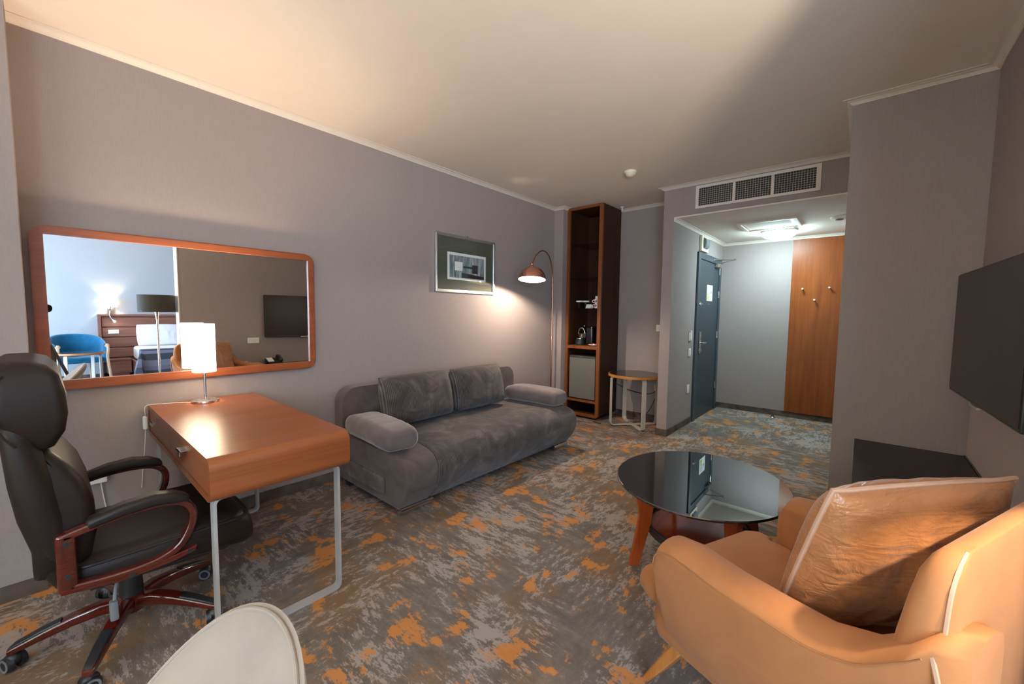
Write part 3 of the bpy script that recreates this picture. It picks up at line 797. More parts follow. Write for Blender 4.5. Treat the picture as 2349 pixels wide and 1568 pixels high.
# arms
for s in (-1, 1):
    ax_ = s*0.270
    loop = spline([(ax_, -.176, .555), (ax_, -.04, .583), (ax_, .07, .585), (ax_, .130, .568), (ax_, .160, .53), (ax_, .155, .47), (ax_, .118, .405), (ax_, .05, .372), (ax_, -.05, .367), (ax_, -.165, .378)], 6)
    b = B(); b.tube(loop, sec=rrect(-.019, .019, -.013, .013, .007, 3), up=(1, 0, 0))
    b.box(ax_-.019, ax_+.019, -.196, -.148, .368, .568, .012, 3); arm = t.part('armrest_frame', b, WD_RED)
    b = B(); b.prism([(-.19, .388), (-.19, .366), (-.05, .346), (.10, .352), (.165, .366), (.168, .386), (.10, .376), (-.05, .368)], 'x', ax_+s*.004-.014, ax_+s*.004+.014, .004); t.part('lower_flange', b, WD_RED, arm)
    for (y, z) in ((-.171, .535), (-.171, .425), (-.02, .358), (.145, .372)):
        b = B(); b.cyl((ax_+s*.012, y, z), (ax_+s*.0205, y, z), .0085, seg=14); t.part('screw_cap', b, BLK, arm)
    rings = []
    for y, z, w, h in ((-.125, .572, .012, .010), (-.115, .580, .026, .018), (-.03, .600, .032, .022), (.05, .607, .034, .022), (.11, .596, .032, .021), (.145, .583, .024, .014), (.152, .578, .010, .008)):
        rings.append([(ax_+p[0], y, z+p[1]) for p in rrect(-w, w, -h, h, h*.8, 4)])
    b = B(); b.loft(rings); t.part('arm_pad', b, LEATHER2, ang=60)

# ================================================================== SOFA
S0, S1, S2, S3 = 1.41, 1.665, 3.10, 3.365
t = Thing('sofa', 'grey corduroy sofa with taupe velvet ends against the left wall', 'sofa', (0.5, 2.39, 0))
def sofa_prof(e=0.0):
    P = [(.13, .056), (.13, .395+e), (.74, .402+e)]
    P += [(v.x, v.y) for v in bez((.74, .402+e, 0), (.90, .41+e, 0), (.972+e, .36, 0), (.972+e, .27, 0), 8)]
    P += [(v.x, v.y) for v in bez((.972+e, .27, 0), (.972+e, .17, 0), (.90+e, .095, 0), (.865, .054, 0), 8)][1:]
    return P
for lo, hi, nm in ((S0, S1-.002, 'end_panel'), (S2+.002, S3, 'end_panel')):
    b = B(); b.prism(sofa_prof(), 'y', lo, hi, .018, 3); ep = t.part(nm, b, SOFA)
    if lo == S0:
        b = B(); b.prism(rrect(.26, .74, .115, .235, .02, 4), 'y', S0-.012, S0+.004, .006, 2); t.part('side_pocket', b, SOFAC, ep, label='corduroy pocket on the sofa end')
b = B(); b.prism(sofa_prof(.006), 'y', S1, S2, .012, 2); t.part('seat', b, SOFAC)
b = B(); b.prism(rrect(S0+.01, S3-.005, .06, .735, .12, 8, (0, 1, 1, 0)), 'x', .028, .150, .034, 4); t.part('backrest', b, SOFA)
for y0, y1 in ((1.44, 1.69), (3.13, 3.35)):
    b = B(); b.cyl((.848, y0, .0275), (.848, y1, .0275), .0265, seg=24); b.box(.80, .85, y0+.01, y1-.01, .035, .07); t.part('front_foot', b, CHROME)
for y0, y1 in ((1.44, 1.69), (3.13, 3.35)):
    b = B(); b.box(.14, .19, y0, y1, .0, .06, .004); t.part('rear_foot', b, BLK)

def cushion(name, label, cat, w, h, th, loc, rot, mats, group=None, seed=0, pipe=None, wr=0.06, puff=2.4, corner=.1):
    o = Thing(name, label, cat, loc, group=group, world=False).o
    o.rotation_euler = rot
    b = B(); b.pillow(w, h, th, 32, wr, seed, corner, puff=puff)
    return o, b
# back cushions: local x = width (along wall), local y = thickness, z = height
for i, (yc, w, h, sd) in enumerate(((1.974, .700, .40, 1), (2.655, .650, .40, 5))):
    lab = ('grey corduroy back cushion on the sofa nearest the desk', 'grey corduroy back cushion on the sofa nearest the arc lamp')[i]
    o, b = cushion('back_cushion', lab, 'cushion', w, h, .215, (.315, yc, .620), (0, 0, 0), None, 'sofa back cushions', sd, puff=3.6)
    o.rotation_euler = (math.radians(-15), 0, math.radians(90))
    obj('cover', b, cord('cushion_corduroy', (0.104, 0.086, 0.078), 'x'), o, ang=70)
for i, yc in enumerate((1.488, 3.235)):
    lab = ('taupe velvet armrest bolster on the sofa end beside the desk', 'taupe velvet armrest bolster on the sofa end beside the arc lamp')[i]
    o = Thing('arm_bolster', lab, 'cushion', (.545, yc, .484 if i else .486), group='sofa arm bolsters', world=False).o
    o.rotation_euler = (0, 0, math.radians(-4 if i == 0 else 3))
    b = B(); rings = []
    N = 26
    for k in range(N):
        u = k/(N-1)*2-1
        e = (1-abs(u)**6)**.5 if abs(u) < 1 else 0
        hw = .085+.045*e; hh = .040+.036*e
        zc = .012*math.cos(u*1.5)
        ring = []
        for p in rrect(-hw, hw, -hh, hh, hh*.85, 6):
            q = mnoise.noise(Vector((u*9+i*7, p[0]*30, p[1]*30)))*.006
            ring.append((u*.325, p[0]*(1+q*6), zc+p[1]*(1+q*8)))
        rings.append(ring)
    b.loft(rings); obj('bolster_cover', b, velvet('bolster_velvet', (0.135, 0.105, 0.102), 0.55, 0.6, 0.12, (1, .9, .85, 1)), o, ang=70)

# ================================================================== FRAMED PICTURE
t = Thing('wall_picture', 'framed grey print on an olive mat in a silver frame above the sofa', 'picture', (0, 2.785, 1.50))
py0, py1, pz0, pz1 = 2.389, 3.182, 1.501, 2.049
b = B(); b.frame(sq(py0, py1, pz0, pz1), sq(py0+.026, py1-.026, pz0+.026, pz1-.026), 'x', 0.001, 0.022); b.frame(sq(py0+.006, py1-.006, pz0+.006, pz1-.006), sq(py0+.02, py1-.02, pz0+.02, pz1-.02), 'x', 0.022, 0.026); t.part('picture_frame', b, SILVER)
b = B(); b.box(.002, .008, py0+.02, py1-.02, pz0+.02, pz1-.02); t.part('mat_board', b, MATG)
b = B(); b.box(.008, .010, 2.54, 3.055, 1.625, 1.885); pr = t.part('paper_border', b, PAPER)
def print_mat():
    n = NT('grey_streaked_print')
    a = n.noise(n.coord((1, 38, 5)), 1, 6, 0.7, .5); c = n.noise(n.coord((1, 9, 3)), 1, 3)
    f = n.math('ADD', n.math('MULTIPLY', a, .7), n.math('MULTIPLY', c, .3))
    n.set(Base__Color=n.ramp(f, [(.36, (.05, .07, .075, 1)), (.5, (.19, .25, .25, 1)), (.62, (.50, .52, .50, 1))]), Roughness=.7); return n.m
b = B(); b.box(.010, .0108, 2.565, 3.03, 1.645, 1.86); t.part('streaked_print', b, print_mat(), pr)
b = B(); b.box(.0108, .0113, 2.63, 2.73, 1.715, 1.80); t.part('pale_shape', b, PAPER, pr)
b = B(); b.box(.0108, .0113, 2.74, 2.89, 1.745, 1.765); b.box(.0108, .0115, 2.86, 2.94, 1.70, 1.785); b.prism([(2.72, 1.648), (3.028, 1.648), (3.028, 1.675), (2.72, 1.70)], 'x', .0108, .0113); t.part('dark_shapes', b, plain('dark_ink', (.022, .020, .022), .7), pr)
b = B(); b.box(.0135, .0155, py0+.018, py1-.018, pz0+.018, pz1-.018); t.part('picture_glass', b, GLASSCLR)
b = B(); b.tube([(0.001, 2.80, 2.062), (0.010, 2.80, 2.058), (0.012, 2.80, 2.046)], .003, 8); t.part('hanger', b, BLK)

# ================================================================== ARC LAMP
px, pyy = .128, 4.10
SX, SY, SZ = .41, 3.33, 1.656      # centre of the shade's rim
t = Thing('arc_floor_lamp', 'copper arc floor lamp with a dome shade glowing beside the sofa', 'floor lamp', (px, pyy, 0))
b = B(); b.lathe([(0, 0.0006), (.115, .0006), (.118, .012), (.10, .022), (.018, .026), (.014, .04), (0, .04)], (px, pyy, 0), 36); t.part('lamp_base', b, COPPERP)
b = B(); b.cyl((px, pyy, .03), (px, pyy, 1.02), .0095, seg=14); b.cyl((px, pyy, 1.0), (px, pyy, 1.70), .0075, seg=14); t.part('pole', b, COPPERP)
b = B(); b.cyl((px, pyy, .995), (px, pyy, 1.03), .014, seg=16); t.part('collar', b, COPPER)
top = Vector((SX, SY, SZ+.158))
arc = bez((px, pyy, 1.69), (px+.0, pyy-.0, 2.02), (px+.14, pyy-.38, 2.10), (SX-.03, SY+.09, SZ+.25), 22)+[top]
b = B(); b.tube(arc, .0068, 10); t.part('arc_arm', b, COPPERP)
RR = .1435
dome = [(RR*math.sin(a), RR*.96*math.cos(a)) for a in [k*PI/2/14 for k in range(1, 15)]]
b = B(); b.lathe([(0.012, RR*.96)]+dome+[(r-.004, z) for r, z in dome[::-1]]+[(.010, RR*.96-.004)], seg=44, closed=True, mat=Matrix.Translation((SX, SY, SZ)) @ Matrix.Rotation(math.radians(9), 4, Vector((-.91, -.47, 0))))
sh = t.part('dome_shade', b, [COPPER, plain('shade_white_inside', (.85, .82, .76), .5)])
for f in sh.data.polygons:
    c = f.center + Vector((px, pyy, 0)) - Vector((SX, SY, SZ))
    if f.normal.dot(c) < 0: f.material_index = 1
b = B(); b.cyl(top-Vector((0, 0, .026)), top-Vector((0, 0, .002)), .020, .012, 18); b.sphere(top, .014); t.part('shade_cap', b, COPPER)
b = B(); b.sphere((SX, SY, SZ+.075), .03); b.cyl((SX, SY, SZ+.10), (SX, SY, SZ+.135), .016); t.part('bulb', b, BULB)
b = B(); b.tube(spline([(px+.1, pyy+.03, .008), (.30, 4.15, .006), (.55, 4.25, .006), (.72, 4.30, .006), (.60, 4.33, .006)]), .004, 6); t.part('floor_cord', b, BLK)

# ================================================================== TALL CABINET
c0, c1, cyf, cyb = .142, .631, 4.387, 4.876
t = Thing('tall_cabinet', 'tall open cherry wood cabinet in the corner holding the minibar', 'cabinet', ((c0+c1)/2, (cyf+cyb)/2, 0))
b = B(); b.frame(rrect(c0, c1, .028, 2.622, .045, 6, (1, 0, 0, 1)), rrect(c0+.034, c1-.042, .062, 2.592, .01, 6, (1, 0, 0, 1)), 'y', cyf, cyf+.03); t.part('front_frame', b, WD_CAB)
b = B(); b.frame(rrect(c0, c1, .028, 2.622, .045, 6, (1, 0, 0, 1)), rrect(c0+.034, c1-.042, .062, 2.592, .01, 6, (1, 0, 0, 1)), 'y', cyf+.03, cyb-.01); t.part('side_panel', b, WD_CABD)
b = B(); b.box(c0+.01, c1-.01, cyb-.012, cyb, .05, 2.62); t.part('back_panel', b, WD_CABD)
for z0, z1 in ((.874, .912), (.205, .232)):
    b = B(); b.box(c0+.034, c1-.042, cyf+.002, cyb-.012, z0, z1); t.part('wooden_shelf', b, WD_CAB)
b = B(); b.box(c0+.05, c1-.05, cyf+.05, cyb-.03, .0, .03); t.part('plinth', b, BLK)
for z in (1.372, 1.752, 2.165):
    b = B(); b.box(c0+.036, c1-.044, cyf+.02, cyb-.014, z, z+.006); g = t.part('glass_shelf', b, SHELFG)
    for x, s in ((c0+.034, 1), (c1-.042, -1)):
        for y in (cyf+.05, cyb-.08):
            b = B(); b.cyl((x, y, z-.005), (x+s*.012, y, z-.005), .005, seg=10); t.part('shelf_pin', b, CHROME, g)
t = Thing('minibar_fridge', 'grey minibar fridge in the lower part of the tall cabinet', 'fridge', (.385, 4.6, .233))
b = B(); b.box(.205, .565, 4.44, 4.83, .2335, .785, .006); t.part('fridge_body', b, BLK)
b = B(); b.box(.200, .570, 4.40, 4.438, .245, .757, .005); fd = t.part('fridge_door', b, FRIDGE)
b = B(); b.box(.200, .570, 4.402, 4.438, .759, .784, .003); t.part('top_strip', b, plain('fridge_strip', (.05, .05, .045), .4))
b = B(); b.box(.355, .395, 4.4005, 4.403, .768, .774); t.part('maker_mark', b, RUB)
b = B(); b.box(.20, .57, 4.405, 4.44, .2355, .246); t.part('kick_strip', b, BLKG)

KX, KY, KZ = .335, 4.58, .9125
t = Thing('coffee_machine', 'black capsule coffee machine with chrome loop on the cabinet shelf', 'coffee machine', (KX, KY, KZ))
b = B(); b.box(KX-.005, KX+.105, KY-.03, KY+.16, KZ, KZ+.235, .03, 4); t.part('machine_body', b, BLKG)
b = B(); b.box(KX-.085, KX+.02, KY-.06, KY+.10, KZ+.085, KZ+.15, .012, 3); t.part('brew_head', b, BLK)
b = B(); b.lathe([(0, .0004), (.058, .0004), (.062, .01), (.062, .078), (0, .078)], (KX-.07, KY-.04, KZ), 28); cup = t.part('drip_tray', b, BLK)
b = B(); b.lathe([(.055, .078), (.063, .078), (.063, .085), (.055, .085)], (KX-.07, KY-.04, KZ), 28, closed=True); t.part('tray_ring', b, CHROME, cup)
b = B(); b.tube(bez((KX-.085, KY-.055, KZ+.14), (KX-.085, KY-.055, KZ+.24), (KX+.0, KY-.05, KZ+.25), (KX+.005, KY-.045, KZ+.13), 14), .009, 10); t.part('lever_loop', b, CHROME)
for q in ((KX-.02, KY-.02, KZ+.243), (KX+.085, KY-.02, KZ+.225)): b = B(); b.sphere(q, .0125); t.part('chrome_knob', b, CHROME)
b = B(); b.prism([(KX-.045, KZ+.108), (KX-.03, KZ+.108), (KX-.027, KZ+.135), (KX-.034, KZ+.142), (KX-.04, KZ+.126)], 'y', KY-.0615, KY-.0605); b.box(KX-.058, KX-.018, KY-.0615, KY-.0605, KZ+.094, KZ+.102); t.part('gold_emblem', b, GOLD)
t = Thing('saucer', 'white saucer with small red sweets beside the coffee machine', 'plate', (.505, 4.47, .9125))
b = B(); b.lathe([(0, .0006), (.035, .0006), (.045, .006), (.072, .016), (.071, .019), (.042, .010), (0, .008)], (.505, 4.475, .9125), 32); t.part('dish', b, CERAM)
for k, (dx, dy, m) in enumerate(((0, 0, RED), (-.022, .012, CERAM), (.02, .016, RED), (.012, -.02, CERAM), (-.01, -.018, RED))):
    single('wrapped_sweet', B().sphere((.505+dx, 4.475+dy, .9125+.0185), .012, (1.3, .9, .8), 12), m, ('red wrapped sweet in the middle of the white saucer', 'white wrapped sweet at the left rear of the saucer', 'red wrapped sweet at the right rear of the saucer', 'white wrapped sweet at the front right of the saucer', 'red wrapped sweet at the front left of the saucer')[k], 'sweet', 'sweets on the saucer')
gz = 1.3785
gl = None
for i, (x, y) in enumerate(((.285, 4.475), (.345, 4.535))):
    lab = ('drinking glass with a white paper lid at the front of the glass shelf', 'drinking glass with a white paper lid behind the front glass')[i]
    if gl is None:
        t = Thing('lidded_glass', lab, 'glass', (x, y, gz), group='lidded glasses in the cabinet', world=False); gl = t.o
        b = B(); b.lathe([(0, .0004), (.026, .0004), (.034, .085), (.032, .085), (.0245, .006), (0, .006)], seg=28); t.part('tumbler', b, clear_glass('tumbler_glass', (.70, .72, .70, 1)))
        b = B(); b.lathe([(0, .0975), (.040, .0975), (.042, .093), (.042, .080), (.040, .080), (.040, .086), (0, .086)], seg=28); t.part('paper_lid', b, PAPER)
    else: copy_thing(gl, lab, (x, y, gz), group='lidded glasses in the cabinet')
cupo = None
for i, z in enumerate((gz, gz+.056)):
    lab = ('lower of two stacked white cups with red print on the glass shelf', 'upper of two stacked white cups with red print on the glass shelf')[i]
    if cupo is None:
        t = Thing('espresso_cup', lab, 'cup', (.535, 4.48, z), group='stacked cups in the cabinet', world=False); cupo = t.o
        b = B(); b.lathe([(0, .0004), (.028, .0004), (.036, .02), (.040, .055), (.037, .055), (.033, .02), (0, .008)], seg=28); cb = t.part('cup_body', b, CERAM)
        b = B(); b.tube(bez((-.038, -.005, .046), (-.072, -.01, .05), (-.07, -.01, .012), (-.034, -.004, .014), 10), .005, 8); t.part('cup_handle', b, CERAM)
        b = B(); b.sphere((.0, -.0382, .033), .011, (1, .25, 1.1), 12); b.sphere((-.014, -.036, .024), .007, (1, .3, 1), 10); t.part('red_print', b, RED)
    else: copy_thing(cupo, lab, (.537, 4.478, z), rotz=.15, group='stacked cups in the cabinet')
single('sugar_sachets', B().box(.52, .56, 4.455, 4.505, gz+.113, gz+.150, .002, mat=Matrix.Translation((0, 0, 0))), PAPER, 'folded white sachets standing on the upper stacked cup', 'sachets')
t = Thing('tent_card', 'small white tent card with grey lines left of the stacked cups', 'card', (.45, 4.45, gz))
b = B(); b.prism([(4.42, gz), (4.425, gz), (4.45, gz+.044), (4.475, gz), (4.48, gz), (4.452, gz+.05), (4.448, gz+.05)], 'x', .405, .475); t.part('card', b, PAPER)
b = B(); b.box(.418, .462, -.0007, .0007, .012, .026, mat=Matrix.Translation((0, 4.4275, gz)) @ Matrix.Rotation(math.radians(-31), 4, 'X')); t.part('printed_lines', b, INK)

# ================================================================== ROUND SIDE TABLE (and its bedroom twin)
def bent_table(label, loc, h, R, tops, edge, legm, rot):
    t = Thing('round_side_table', label, 'table', loc, rot, world=False)
    b = B(); b.lathe([(0, h-.030), (R-.002, h-.030), (R, h-.028), (R, h-.003), (R-.003, h-.0005), (R-.010, h-.0005), (0, h-.0005)], seg=56); tt = t.part('table_top', b, edge)
    b = B(); b.lathe([(0, h-.0004), (R-.012, h-.0004), (R-.012, h+.0012), (0, h+.0012)], seg=56); t.part('dark_inlay', b, tops, tt)
    for a in (0, PI/2):
        M = Matrix.Rotation(a, 4, 'Z'); L = R-.022; dz = .006 if a else 0
        pth = round_path([(-L, 0, h-.045), (-L, 0, .008+dz), (L, 0, .008+dz), (L, 0, h-.045)], .05, 8)
        tops_ = round_path([(-L+.06, 0, h-.036), (-L, 0, h-.036), (-L, 0, h-.10)], .03, 6)
        pts = [(-L+.07, 0, h-.036)]+[(-L, 0, h-.036), (-L, 0, .008+dz), (L, 0, .008+dz), (L, 0, h-.036), (L-.07, 0, h-.036)]
        b = B(); b.tube([M @ v for v in round_path(pts, .045, 8)], sec=[(-.024, -.006), (.024, -.006), (.024, .006), (-.024, .006)], up=M @ Vector((0, 1, 0))); t.part('bent_leg', b, legm, ang=30)
    return t
SIDEG = plain('side_table_dark_glass', (.022, .014, .010), .10, spec=.8)
bent_table('round side table with a dark top and pale bent legs in the niche', (1.025, 4.525, 0), .615, .30, SIDEG, EDGE, LEGW, math.radians(-43))
bent_table('round table with pale legs in front of the blue chair seen in the mirror', (6.58, .355, 0), .60, .30, SIDEG, EDGE, plain('pale_blue_grey_lacquer', (.55, .56, .58), .4), math.radians(35))

# ================================================================== COFFEE TABLE
TX, TY, TZ = 2.427, 2.205, .452
ra, rb = .455, .408
t = Thing('coffee_table', 'oval black glass coffee table with reddish wood legs and a lower shelf', 'coffee table', (TX, TY, 0), math.radians(94), world=False)
def ell(a, b_, z, n=72): return [(a*math.cos(2*PI*k/n), b_*math.sin(2*PI*k/n), z) for k in range(n)]
b = B(); b.loft([ell(ra-.004, rb-.004, TZ-.012), ell(ra, rb, TZ-.009), ell(ra, rb, TZ-.003), ell(ra-.004, rb-.004, TZ)]); t.part('glass_top', b, BGLASS, ang=6)
for k in range(4):
    M = Matrix.Rotation(math.radians(90*k+41), 4, 'Z')
    r0 = .30
    pts = [(r0-.075, TZ-.014), (r0+.055, TZ-.014), (r0+.018, .27), (r0+.022, .23), (r0+.062, 0.0), (r0+.015, 0.0), (r0-.045, .23), (r0-.048, .27)]
    b = B(); b.prism([(p[0], p[1]) for p in pts], 'y', -.013, .013, .003, mat=M); t.part('table_leg', b, WD_TBL)
    b = B(); b.lathe([(0, TZ-.015), (.016, TZ-.015), (.016, TZ-.0122), (0, TZ-.0122)], (0, 0, 0), 16, mat=M @ Matrix.Translation((r0, 0, 0))); t.part('glass_pad', b, CHROME)
b = B(); b.loft([ell(.262, .235, .188), ell(.262, .235, .196)]); t.part('shelf_board', b, wood('red_shelf_veneer', srgb(120, 44, 24), srgb(150, 62, 34), 'x', 1, .12, .7))
b = B(); b.loft([ell(.275, .248, .172), ell(.281, .254, .176), ell(.281, .254, .208), ell(.275, .248, .213), ell(.264, .237, .213), ell(.261, .234, .208), ell(.261, .234, .172)], loop=True); t.part('shelf_rim', b, BLK)

# ================================================================== TAN ARMCHAIR (local: x across, y forward)
ATH = math.radians(67.03)
t = Thing('armchair', 'tan velvet armchair with splayed wooden legs facing the left wall', 'armchair', (3.045, 1.407, 0), ATH, world=False)
def arm_rings(s):
    rings = []
    # b (forward), top z, bottom z, outer top a, outer bottom a, inner a
    for bb, zt, zb, ao, ab, ai in ((.352, .50, .40, .335, .315, .290), (.350, .575, .335, .372, .330, .262), (.325, .622, .300, .384, .328, .252), (.25, .634, .275, .388, .318, .250), (.12, .628, .262, .390, .310, .252), (0, .634, .255, .390, .306, .254), (-.09, .640, .25, .390, .305, .254), (-.17, .668, .25, .390, .303, .250), (-.235, .725, .25, .384, .300, .240), (-.27, .77, .25, .372, .296, .22), (-.31, .76, .26, .345, .285, .20)):
        r = .038
        m = (ao+ai)/2
        ring = [(ab-.05, zb), (ab-.02, zb+.004), (ab, zb+.02)]
        for k in range(1, 5):
            q = k/5; ring.append((ab+(ao-ab)*(q**.75), zb+.02+(zt-r-zb-.02)*q))
        for k in range(9):
            an = k/8*PI
            ring.append((m+(ao-m)*math.cos(an), zt-r+r*math.sin(an)))
        for k in range(1, 5):
            q = k/5; ring.append((ai, zt-r-(zt-r-zb-.02)*q))
        ring.append((ai, zb+.005))
        rings.append([(s*a, bb, z) for a, z in ring])
    return rings
for s in (-1, 1):
    b = B(); b.loft(arm_rings(s)); arm = t.part('armrest', b, TAN, ang=70)
    path = [(s*(.3885), bb, zz) for bb, zz in ((.335, .55), (.32, .588), (.25, .606), (.12, .600), (0, .606), (-.09, .612), (-.17, .640), (-.235, .697), (-.262, .725))]
    b = B(); b.tube(spline(path, 5), .0016, 6); t.part('seam', b, plain('tan_seam', (.30, .125, .045), .8), arm)
    b = B(); b.tube(spline([(s*.368, -.268, .728), (s*.366, -.282, .66), (s*.350, -.288, .56), (s*.332, -.290, .45), (s*.312, -.290, .33)], 6), .0045, 6); t.part('rear_piping', b, PIPE, arm)
# backrest: curved slab leaning back
rings = []
BK = ((.24, .30, -.300, -.190), (.45, .332, -.314, -.212), (.60, .345, -.322, -.230), (.72, .350, -.326, -.250), (.80, .346, -.326, -.264), (.845, .336, -.324, -.270), (.872, .318, -.320, -.276), (.886, .295, -.314, -.282), (.890, .262, -.306, -.290))
def wing(a): return .052*(abs(a)/.35)**2.2
for z, hw, yb, yf in BK:
    ring = []
    for p in rrect(-hw, hw, yb, yf, min(.045, (yf-yb)*.47), 6):
        ring.append((p[0], p[1]+wing(p[0]), z+.02*(1-(p[0]/.35)**2)))
    rings.append(ring)
b = B(); b.loft(rings); bk = t.part('backrest', b, TAN, ang=70)
for s in (-1, 1):
    b = B(); b.tube(spline([(s*(hw-.012), yb+wing(hw)+.002, z+.02*(1-(hw/.35)**2)) for z, hw, yb, yf in BK[2:8]], 5), .004, 6); t.part('back_piping', b, PIPE, bk)
b = B(); rings = []
for y, hw, z0, z1 in ((-.20, .250, .34, .44), (.0, .252, .32, .462), (.20, .252, .31, .468), (.33, .256, .31, .466), (.372, .262, .315, .460)):
    rings.append([(p[0], y, p[1]) for p in rrect(-hw, hw, z0, z1, .045, 5)])
for y, hw, z0, z1, r in ((.385, .300, .325, .455, .05), (.43, .310, .330, .448, .05), (.475, .300, .345, .430, .04), (.492, .275, .365, .412, .02)):
    rings.append([(p[0], y, p[1]) for p in rrect(-hw, hw, z0, z1, r, 5)])
b.loft(rings); sc_ = t.part('seat_cushion', b, TAN, ang=70)
b = B(); rings = []
for y, hw, z0, z1 in ((-.26, .27, .22, .34), (.30, .285, .215, .33), (.40, .285, .215, .325), (.435, .270, .235, .315), (.445, .24, .25, .30)):
    rings.append([(p[0], y, p[1]) for p in rrect(-hw, hw, z0, z1, .035, 4)])
b.loft(rings); t.part('seat_base', b, TAN, ang=70)
for a, bb, da, db in ((-.225, .34, -.02, .135), (.225, .34, .02, .135), (-.21, -.20, -.03, -.12), (.21, -.20, .03, -.12)):
    b = B(); M = []
    rings = []
    for q, w in ((0, .030), (.5, .026), (1, .017)):
        rings.append([(a+da*q+p[0], bb+db*q+p[1], .225*(1-q)) for p in rrect(-w, w, -w*.75, w*.75, .006, 3)])
    b.loft(rings); t.part('chair_leg', b, WD_LEG)

# loose cushion leaning on its back
o = Thing('throw_pillow', 'shiny tan pillow with pale piping leaning in the armchair', 'pillow', (3.045, 1.407, .68), ATH, world=False).o
pm = Matrix.Translation((.006, -.046, .010)) @ Matrix.Rotation(math.radians(-17), 4, 'Z') @ Matrix.Rotation(math.radians(18), 4, 'X')
def squash(p):
    # wider where it stands clear of the armrest
    if p.x > 0: p.x *= 1+.36*min(1, max(0, (p.z+.02)/.14))
    return p
b = B(); b.pillow(.48, .46, .195, 48, .16, 3, .10, puff=2.3)
for v in b.bm.verts:
    ear = max(0, (abs(v.co.x)/.24)**4*(abs(v.co.z)/.23)**4-.25)
    v.co.z += .018*ear*(1 if v.co.z > 0 else -1)
    v.co = pm @ squash(v.co)
obj('pillow_cover', b, TANP, o, ang=80)
def pil_edge(a, c):
    w, h, corner = .48, .46, .10
    px_ = a*w/2*(1-corner*(c*c)*(a*a)*.6-.03*(1-c*c)*abs(a)); pz_ = c*h/2*(1-corner*(a*a)*(c*c)*.6-.03*(1-a*a)*abs(c))
    ear = max(0, (abs(px_)/.24)**4*(abs(pz_)/.23)**4-.25)
    return pm @ squash(Vector((px_, 0, pz_+.018*ear*(1 if pz_ > 0 else -1))))
ed = [pil_edge(-1, -1+k/10) for k in range(0, 20)]+[pil_edge(-1+k/10, 1) for k in range(0, 20)]+[pil_edge(1, 1-k/10) for k in range(0, 20)]+[pil_edge(1-k/10, -1) for k in range(0, 20)]
b = B(); b.tube(ed, .0062, 8, closed=True); obj('pillow_piping', b, PIPE, o)['label'] = 'pale fabric piping'

# ================================================================== TELEVISION AND CONSOLE
A = Vector((3.425, 2.055, 0)); Bv = Vector((3.385, 3.125, 0))
dirv = (Bv-A).normalized(); ang = math.atan2(dirv.y, dirv.x)
t = Thing('television', 'black flat television on the right wall above the console', 'television', ((A+Bv)/2).to_tuple()[:2]+(.928,), ang, world=False)
L = (Bv-A).length
b = B(); b.box(-L/2, L/2, -.045, -.006, 0, .60, .006, 2); b.box(-L/2+.25, L/2-.25, -.062, -.044, .08, .50, .008); t.part('tv_housing', b, BLK)
b = B(); b.box(-L/2+.009, L/2-.009, -.006, -.0035, .016, .592); b2 = t.part('tv_screen', b, TVS)
b = B(); b.box(-.06, .06, -.03, .0035, -.008, .003, .002); t.part('sensor_lip', b, SILVER)
# screen faces the sofa wall: flip so that local -y side points to the wall
t.o.rotation_euler = (0, 0, ang); 
for ch in t.o.children: pass
b = B(); b.box(-.12, .12, -.085, -.060, .18, .42, .003); t.part('wall_bracket', b, BLK)
CZ = .540
t = Thing('tv_console', 'black laminate console shelf along the right wall under the television', 'console', (3.26, 2.6, 0))
b = B(); b.box(3.025, XR-.011, 1.93, YR-.011, CZ-.035, CZ, .002); t.part('console_top', b, BLKTOP)
b = B(); b.box(3.06, XR-.012, 1.97, 2.0, .0, CZ-.035); t.part('end_panel', b, BLKTOP)
b = B(); b.box(3.06, XR-.012, 3.28, 3.31, .0, CZ-.035); t.part('end_panel', b, BLKTOP)
b = B(); b.box(3.40, XR-.012, 2.0, 3.28, .05, CZ-.035); t.part('rear_panel', b, BLKTOP)
b = B(); b.box(XR-.0105, XR-.0015, 1.94, YR-.011, CZ-.03, CZ+.004, .002); t.part('rear_edge', b, BLKG)
t = Thing('telephone', 'black desk telephone with a white card on the console, seen in the mirror', 'telephone', (3.33, 2.13, CZ))
b = B(); b.prism([(3.25, CZ+.0005), (3.43, CZ+.0005), (3.43, CZ+.085), (3.41, CZ+.09), (3.25, CZ+.03)], 'y', 2.04, 2.22, .005); t.part('phone_body', b, BLK)
b = B(); b.tube(bez((3.28, 2.205, CZ+.055), (3.30, 2.205, CZ+.12), (3.42, 2.205, CZ+.15), (3.43, 2.205, CZ+.095), 10), .02, 10, radii=[1.2, 1.2, 1, .8, .75, .75, .75, .8, 1, 1.2, 1.2]); t.part('handset', b, BLK)
b = B(); b.box(-.06, .06, -.055, .02, .0, .002, mat=Matrix.Translation((3.345, 2.10, CZ+.072)) @ Matrix.Rotation(math.radians(-21), 4, 'Y')); t.part('number_card', b, PAPER)
b = B(); b.tube([Vector((3.27+.008*math.cos(k*.9), 2.22+k*.0012, CZ+.012+.008*math.sin(k*.9))) for k in range(70)], .002, 5); t.part('coiled_cord', b, BLK)
single('remote_control', B().box(3.24, 3.285, 2.33, 2.50, CZ+.0005, CZ+.02, .005), BLK, 'black remote control on the console under the television', 'remote control')
single('cable_duct', B().box(XR-.03, XR-.0015, 1.60, 1.84, .555, .60, .004), WHITE, 'white cable duct on the TV wall left of the console in the mirror', 'cable duct')

